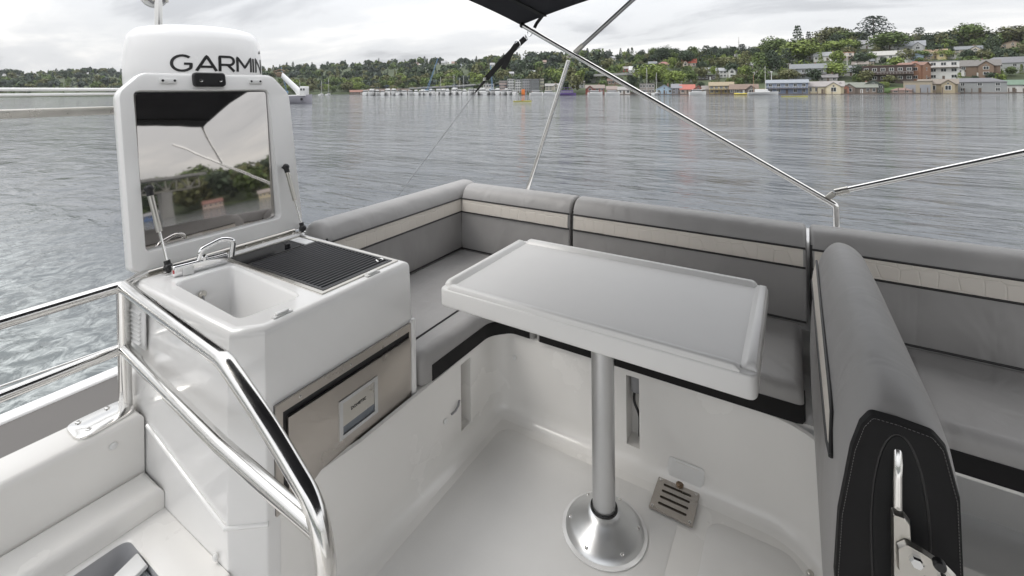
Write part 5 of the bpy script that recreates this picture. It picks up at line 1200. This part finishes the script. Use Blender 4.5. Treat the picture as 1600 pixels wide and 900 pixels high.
# ---------------------------------------------------------------- dock cranes, viaduct, poles
bluep = mat('crane_blue', (.14, .24, .38), .6)
def crane(px, D, hgt, lean, label):
    phi = px_phi(px); r = px_R(px, D); t = empty('dock_crane', polar(phi, r, WATER_Z), label, 'crane', rz=-phi)
    bm = B(); n = 12; P0, P1 = Vector((0, 0, 3)), Vector((lean, 0, hgt))
    for s in (-.55, .55): tube(bm, [P0 + Vector((s, 0, 0)), P1 + Vector((s * .3, 0, 0))], .16, 6); tube(bm, [P0 + Vector((s, 1.1, 0)), P1 + Vector((s * .3, .3, 0))], .16, 6)
    for k in range(n):
        a = P0 + (P1 - P0) * (k / n); b = P0 + (P1 - P0) * ((k + 1) / n); s = .55 * (1 - k / n * .7); tube(bm, [a + Vector((s * (-1) ** k, 0, 0)), b - Vector((s * (-1) ** k, 0, 0))], .09, 5)
    build('boom', bm, bluep, t, 40, world=False)
    bm = B(); bx(bm, -2.2, 1.2, -1, 2, 1, 4.2, .1); build('machine_house', bm, bluep, t, 40, world=False)
    bm = B(); bx(bm, -3, 3, -2, 3, -.4, 1.0); build('pontoon', bm, blk, t, 0, world=False)
crane(667, 352, 28, 8.5, 'blue dock crane with a boom leaning right behind the marina')
crane(769.5, 330, 21, -1.2, 'upright blue dock crane in the marina')
crane(448, 420, 26, -4.5, 'thin blue dock crane behind the workboat')
conc = mat('viaduct_concrete', (.30, .30, .29), .85, var=(.2, .1, 6))
vd = empty('viaduct', polar(px_phi(880), px_R(880, 370), WATER_Z), 'grey concrete road viaduct crossing behind the floating homes', 'bridge')
def deck_run(pts, w, th, parent, name, m):
    bm = B(); strap(bm, pts, w, th, (0.5, 1, 0)); return build(name, bm, m, parent, 30)
vp = [atd(836, 124.5, 420), atd(880, 121.5, 370), atd(930, 118.0, 330), atd(985, 115.5, 310)]
deck_run(vp, 9, 1.6, vd, 'deck', conc)
for p in [vp[0].lerp(vp[1], .3), vp[0].lerp(vp[1], .8), vp[1].lerp(vp[2], .4), vp[1].lerp(vp[2], .95), vp[2].lerp(vp[3], .5)]:
    bm = B(); bx(bm, p.x - 1.3, p.x + 1.3, p.y - 1.3, p.y + 1.3, WATER_Z - 1, p.z - .7); build('pier', bm, conc, vd, 0)
vp2 = [atd(640, 138.5, 400), atd(720, 134.5, 400), atd(780, 131, 410), atd(836, 124.5, 420)]
deck_run(vp2, 8, 1.3, vd, 'approach_deck', conc)
for k, (px, top, D) in enumerate(((1233, 97, 250), (1205.5, 112, 235), (1324, 84, 262), (1338, 98, 250))):
    phi = px_phi(px); r = px_R(px, D); p = polar(phi, r, ground(phi, r)); lbs = ('tall utility pole left of the grey house', 'pale street lamp pole left of the blue floating home', 'pale lamp pole in front of the white house with orange balcony', 'utility pole beside the white house in mid slope')
    t = empty('utility_pole', p, lbs[k], 'pole'); hh = max(6, H - (top - 134) / F * D - p.z)
    bm = B(); tube(bm, [(0, 0, -1), (0, 0, hh)], .16, 8, radii=[.18, .12]); build('pole', bm, frame_m if k else wood_m, t, 40, world=False)
    bm = B(); bx(bm, -1, 1, -.08, .08, hh - .8, hh - .6) if k in (0, 3) else bx(bm, -.5, .5, -.3, .3, hh, hh + .5, .1); build('crossarm' if k in (0, 3) else 'lamp_head', bm, frame_m, t, 30, world=False)
rm = empty('radio_mast', polar(px_phi(1155), px_R(1155, 420), 20), 'thin grey radio mast on the ridge', 'mast')
bm = B(); tube(bm, [(0, 0, 0), (0, 0, 27)], .4, 6, radii=[.45, .2])
for k in range(9): bx(bm, -.7, .7, -.05, .05, 6 + 2 * k, 6.3 + 2 * k)
build('lattice', bm, castm, rm, 0, world=False)

# ---------------------------------------------------------------- trees that stand out
TG = [  # px, foot py, top py, width px, kind, foliage, label
    (1247, 66, 38, 22, 'cone', 'dark', 'tall dark cone shaped conifer on the ridge left of the big cedar'),
    (1264, 66, 48, 14, 'cone', 'blue', 'thin ragged conifer right of the tall dark cone'),
    (1366, 72, 23, 50, 'cedar', 'blue', 'huge layered cedar standing highest on the ridge'),
    (1302, 66, 42, 44, 'broad', 'olive', 'broad olive tree on the ridge between the conifer and the cedar'),
    (1330, 70, 50, 40, 'broad', 'broad', 'wide dome shaped tree left of the cedar trunk'),
    (1258, 96, 62, 52, 'broad', 'bright', 'large bright green round tree above the grey house'),
    (1317, 82, 64, 36, 'broad', 'bright', 'bright dome tree above the house with orange balcony'),
    (1391, 80, 49, 46, 'broad', 'broad', 'big green round tree right of the cedar'),
    (1437, 62, 41, 20, 'cedar', 'dark', 'ragged pine on the ridge near the right edge'),
    (1452, 78, 50, 16, 'column', 'dark', 'dark columnar conifer near the right edge'),
    (1470, 74, 51, 24, 'broad', 'dark', 'dark round tree at the right end of the ridge'),
    (1474, 92, 78, 24, 'broad', 'bright', 'bright bush beside the pale yellow house'),
    (1440, 93, 79, 24, 'broad', 'broad', 'round tree between the blue grey and the yellow house'),
    (1296, 122, 98, 36, 'broad', 'bright', 'bright green tree between the grey house and the white roofed one'),
    (1346, 124, 102, 24, 'broad', 'dark', 'dark bush tree left of the dark brown house'),
    (1232, 128, 108, 26, 'broad', 'olive', 'olive tree above the roof of the blue floating home'),
    (1216, 78, 60, 34, 'broad', 'broad', 'rounded tree at the left end of the high ridge'),
    (1229, 106, 74, 20, 'column', 'dark', 'dark upright tree left of the large bright one'),
    (1186, 128, 80, 30, 'column', 'broad', 'tall dense poplar group behind the ketch masts'),
    (1205, 122, 80, 26, 'broad', 'dark', 'dark green tree behind the street lamp pole'),
    (1210, 88, 62, 32, 'broad', 'broad', 'tree crowning the slope above the ketch'),
    (1165, 118, 78, 22, 'column', 'olive', 'tall olive poplar right of the white terrace'),
    (1160, 92, 68, 22, 'cone', 'blue', 'blue grey conifer below the radio mast'),
    (1104, 102, 70, 26, 'cone', 'dark', 'broad dark conifer standing above the red roof'),
    (1118, 96, 71, 14, 'cone', 'blue', 'slim conifer just right of the broad dark one'),
    (1130, 97, 75, 22, 'broad', 'dark', 'dark round tree on the ridge left of the radio mast'),
    (1138, 108, 90, 34, 'broad', 'olive', 'olive spreading tree above the white terrace'),
    (1072, 104, 78, 22, 'broad', 'dark', 'dark tree beside the bright red roof'),
    (1036, 98, 74, 22, 'broad', 'dark', 'dark rounded tree on the ridge above the pink roof'),
    (1004, 97, 77, 18, 'cone', 'dark', 'pointed conifer on the ridge above the pale warehouse'),
    (1014, 134, 102, 40, 'broad', 'bright', 'large bright tree behind the pale sailing mast'),
    (1053, 136, 110, 34, 'broad', 'bright', 'pale yellow green willow behind the light blue home'),
    (1073, 126, 102, 22, 'cone', 'broad', 'green pyramid tree right of the willow'),
    (1156, 131, 116, 20, 'broad', 'olive', 'small olive tree above the dark boathouse'),
    (1302, 146, 134, 6, 'broad', 'broad', 'small bush at the corner of the cream floating home'),
    (1380, 138, 128, 16, 'broad', 'bright', 'low green shrub on the lawn by the dark brown house'),
    (1515, 70, 38, 40, 'broad', 'broad', 'large round tree beyond the right houses'),
    (1552, 84, 52, 26, 'cone', 'dark', 'dark conifer beyond the brown shingled house'),
    (1585, 72, 42, 44, 'broad', 'olive', 'broad olive tree at the far right ridge'),
]
for i, (px, yb, yt, wpx, kind, m, lb) in enumerate(TG):
    phi, r, D = on_land(px, yb); zt = H - ((px - PX) * math.sin(ROLL) + (yt - PY) * math.cos(ROLL)) / F * D; h = max(3.5, zt - ground(phi, r) + .3); w = wpx * D / F * 1.08
    tree(kind, m, polar(phi, r, ground(phi, r) - .2), h, w, lb, {'broad': 'broadleaf_tree', 'cone': 'conifer', 'column': 'columnar_tree', 'cedar': 'cedar'}[kind], seed=i % 4)

# ---------------------------------------------------------------- woods that read as one mass
def scatter(name, n, phr, tr, hr, kinds, m, seed, clear=True, dens=None, thin=1.0):
    r_ = np.random.default_rng(seed); VV = {k: [] for k in m}; made = 0
    for _ in range(n * 6):
        if made >= n: break
        phi = phr[0] + (phr[1] - phr[0]) * r_.random(); t = tr[0] + (tr[1] - tr[0]) * r_.random(); s, q, hh = land(phi); r = s + t * (q - s)
        kd = kinds[int(r_.integers(0, len(kinds)))]; h = hr[0] + (hr[1] - hr[0]) * r_.random() ** 1.4; w = h * ({'broad': .95, 'cone': .42, 'column': .4}[kd]) * (.8 + .4 * r_.random())
        z = ground(phi, r); p = polar(phi, r, z)
        if clear:
            v = p - Vector((0, 0, H)); D = v.dot(FWD)
            if D > 1:
                px = PX + v.dot(RT) / D * F; hor = PY - (px - PX) * math.tan(ROLL); yb = hor - v.z / D * F; yt = yb - h * F / D; wp = w * F / D / 2
                if r_.random() > .25 and any(D < od + 12 and px + wp > a and px - wp < b and yt < d_ - 1 and yb > c_ - 2 for a, b, c_, d_, od in OCC): continue
        V = proto(kd, int(r_.integers(0, 4))); nq = len(V) // 4
        if thin < 1: sel = r_.random(nq) < thin; V = V.reshape(nq, 4, 3)[sel].reshape(-1, 3)
        a = r_.random() * 6.28; c, s_ = math.cos(a), math.sin(a); X = V * np.array([w, w, h])
        if thin < 1:
            C4 = X.reshape(-1, 4, 3); cen = C4.mean(1, keepdims=True); X = (cen + (C4 - cen) * (1 / math.sqrt(thin))).reshape(-1, 3)
        X = np.stack([X[:, 0] * c - X[:, 1] * s_ + p.x, X[:, 0] * s_ + X[:, 1] * c + p.y, X[:, 2] + z - .3], 1)
        VV[m[int(r_.integers(0, len(m)))]].append(X); made += 1
    out = None
    ks = [k for k in VV if VV[k]]
    V = np.concatenate([np.concatenate(VV[k]) for k in ks]); idx = np.concatenate([np.full(sum(len(x) for x in VV[k]) // 4, i) for i, k in enumerate(ks)])
    me = quad_mesh(name, V, LEAF[ks[0]])
    for k in ks[1:]: me.materials.append(LEAF[k])
    me.polygons.foreach_set('material_index', idx.astype(np.int32)); o = link_mesh(name, me, None); tag(o, kind='stuff'); return o
P_ = px_phi
scatter('hillside_trees', 620, (P_(960), P_(1640)), (.03, 1.12), (3.5, 9.5), ['broad', 'broad', 'broad', 'cone'], ['broad', 'olive', 'dark', 'bright'], 11, thin=.30)
scatter('ridge_trees', 170, (P_(960), P_(1640)), (.85, 1.3), (6, 13), ['broad', 'broad', 'cone', 'broad'], ['broad', 'dark', 'olive'], 12, thin=.35)
scatter('distant_wood', 1500, (P_(-120), P_(960)), (.04, 1.25), (6, 14), ['broad', 'cone', 'broad', 'cone', 'broad'], ['dark', 'broad', 'blue', 'dark', 'olive'], 13, thin=.11)
scatter('distant_wood', 45, (P_(440), P_(1000)), (.88, 1.05), (10, 17), ['cone'], ['dark', 'blue'], 17, thin=.2)
scatter('shore_wood', 170, (P_(440), P_(960)), (.01, .25), (6, 12), ['broad'], ['broad', 'bright', 'olive'], 15, thin=.25)
scatter('side_wood', 460, (P_(1640), R(105)), (.0, 1.0), (12, 25), ['broad', 'broad', 'cone'], ['broad', 'dark', 'olive'], 14, clear=False, thin=.25)
scatter('rear_wood', 500, (R(105), R(105) + 3.0), (.02, 1.0), (14, 26), ['broad', 'cone'], ['dark', 'broad'], 16, clear=False, thin=.10)

# ---------------------------------------------------------------- beyond the right edge (seen in the mirror of the lid)
def side_house(deg, t, w, h, label, wc, rc, water=False):
    phi = R(deg); s, q, hh = land(phi); r = s + t * (q - s) if not water else s - 8
    e = empty('floating_home' if water else 'house', polar(phi, r, WATER_Z + .4 if water else ground(phi, r)), label, 'house', None, rz=-phi)
    bm = B(); loft(bm, [[(x, 0, -3), (x, 9, -3), (x, 9, h * .6), (x, 4.5, h - .1), (x, 0, h * .6)] for x in (-w / 2, w / 2)]); build('wall', bm, wallm(wc), e, 20, world=False)
    bm = B()
    for y0_, y1_ in ((-.5, 4.5), (9.5, 4.5)): loft(bm, [[(x, y1_, h), (x, y0_, h * .56), (x, y0_, h * .56 + .2), (x, y1_, h + .2)] for x in (-w / 2 - .5, w / 2 + .5)])
    build('roof', bm, roofm(rc), e, 15, world=False)
    for k in range(4): window(e, -w / 2 + w * (k + .5) / 4, h * .34, 1.2, 1.4, -.04)
for dg, t, w, h, lb, wc, rc, wt in ((40, 0, 14, 6.5, 'red walled floating home on the bank beyond the bolster', (.36, .12, .09), (.25, .2, .18), True), (45, 0, 12, 6, 'white floating home on the bank beyond the bolster', WH, (.26, .26, .27), True), (49, .25, 15, 8, 'orange house on the slope to the right', (.48, .24, .13), (.3, .17, .12), False), (56, 0, 13, 5, 'pink floating home at the side bank', (.5, .26, .22), (.38, .16, .13), True),
        (60, 0, 12, 5.5, 'cream floating home at the side bank', CR, (.34, .3, .28), True), (65, 0, 13, 5, 'red roofed floating home at the side bank', (.5, .4, .35), (.26, .14, .12), True), (70, 0, 12, 5, 'blue floating home at the side bank', (.12, .2, .4), (.3, .3, .32), True), (34, .3, 14, 8, 'pale house on the slope right of the photographed bank', (.5, .5, .48), (.25, .25, .26), False)):
    side_house(dg, t, w, h, lb, wc, rc, wt)
br = empty('steel_bridge', polar(R(76), 250, WATER_Z), 'long steel truss bridge carried high over the water at the side', 'bridge')
pA, pB = polar(R(66), 330, 19), polar(R(98), 250, 19)
bm = B(); strap(bm, [pA, pB], 10, 1.2, (0, 0, 1)) if False else None
bm.free() if bm else None
bm = B(); strap(bm, [pA, pB], 11, 1.4, (pB - pA).cross(Vector((0, 0, 1)))); build('road_deck', bm, conc, br, 0)
bm = B(); n = 26; dn = Vector((0, 0, -7))
strap(bm, [pA + dn, pB + dn], 1, 1, (0, 0, 1))
for k in range(n):
    a, b = pA.lerp(pB, k / n), pA.lerp(pB, (k + 1) / n); tube(bm, [a + (dn if k % 2 else Vector()), b + (Vector() if k % 2 else dn)], .4, 5); tube(bm, [a, a + dn], .35, 5)
build('truss', bm, castm, br, 0)
for k in (.12, .32, .52, .72, .92): p = pA.lerp(pB, k); bm = B(); bx(bm, p.x - 2.5, p.x + 2.5, p.y - 2.5, p.y + 2.5, WATER_Z - 2, 11.6); build('pier', bm, conc, br, 0)

# ================================================================== AIR
bm = B(); box(bm, (0, 0, 31), (6200, 6200, 73)); hz = build('haze', bm, None, None, 0)
hm = bpy.data.materials.new('haze'); hm.use_nodes = True; n = hm.node_tree.nodes; n.remove(n['Principled BSDF'])
pv = n.new('ShaderNodeVolumePrincipled'); pv.inputs['Color'].default_value = (.93, .95, .98, 1); pv.inputs['Density'].default_value = .000065; pv.inputs['Anisotropy'].default_value = .2
hm.node_tree.links.new(pv.outputs[0], n['Material Output'].inputs['Volume']); hz.data.materials.append(hm); tag(hz, kind='stuff')
S.cycles.volume_bounces = 1
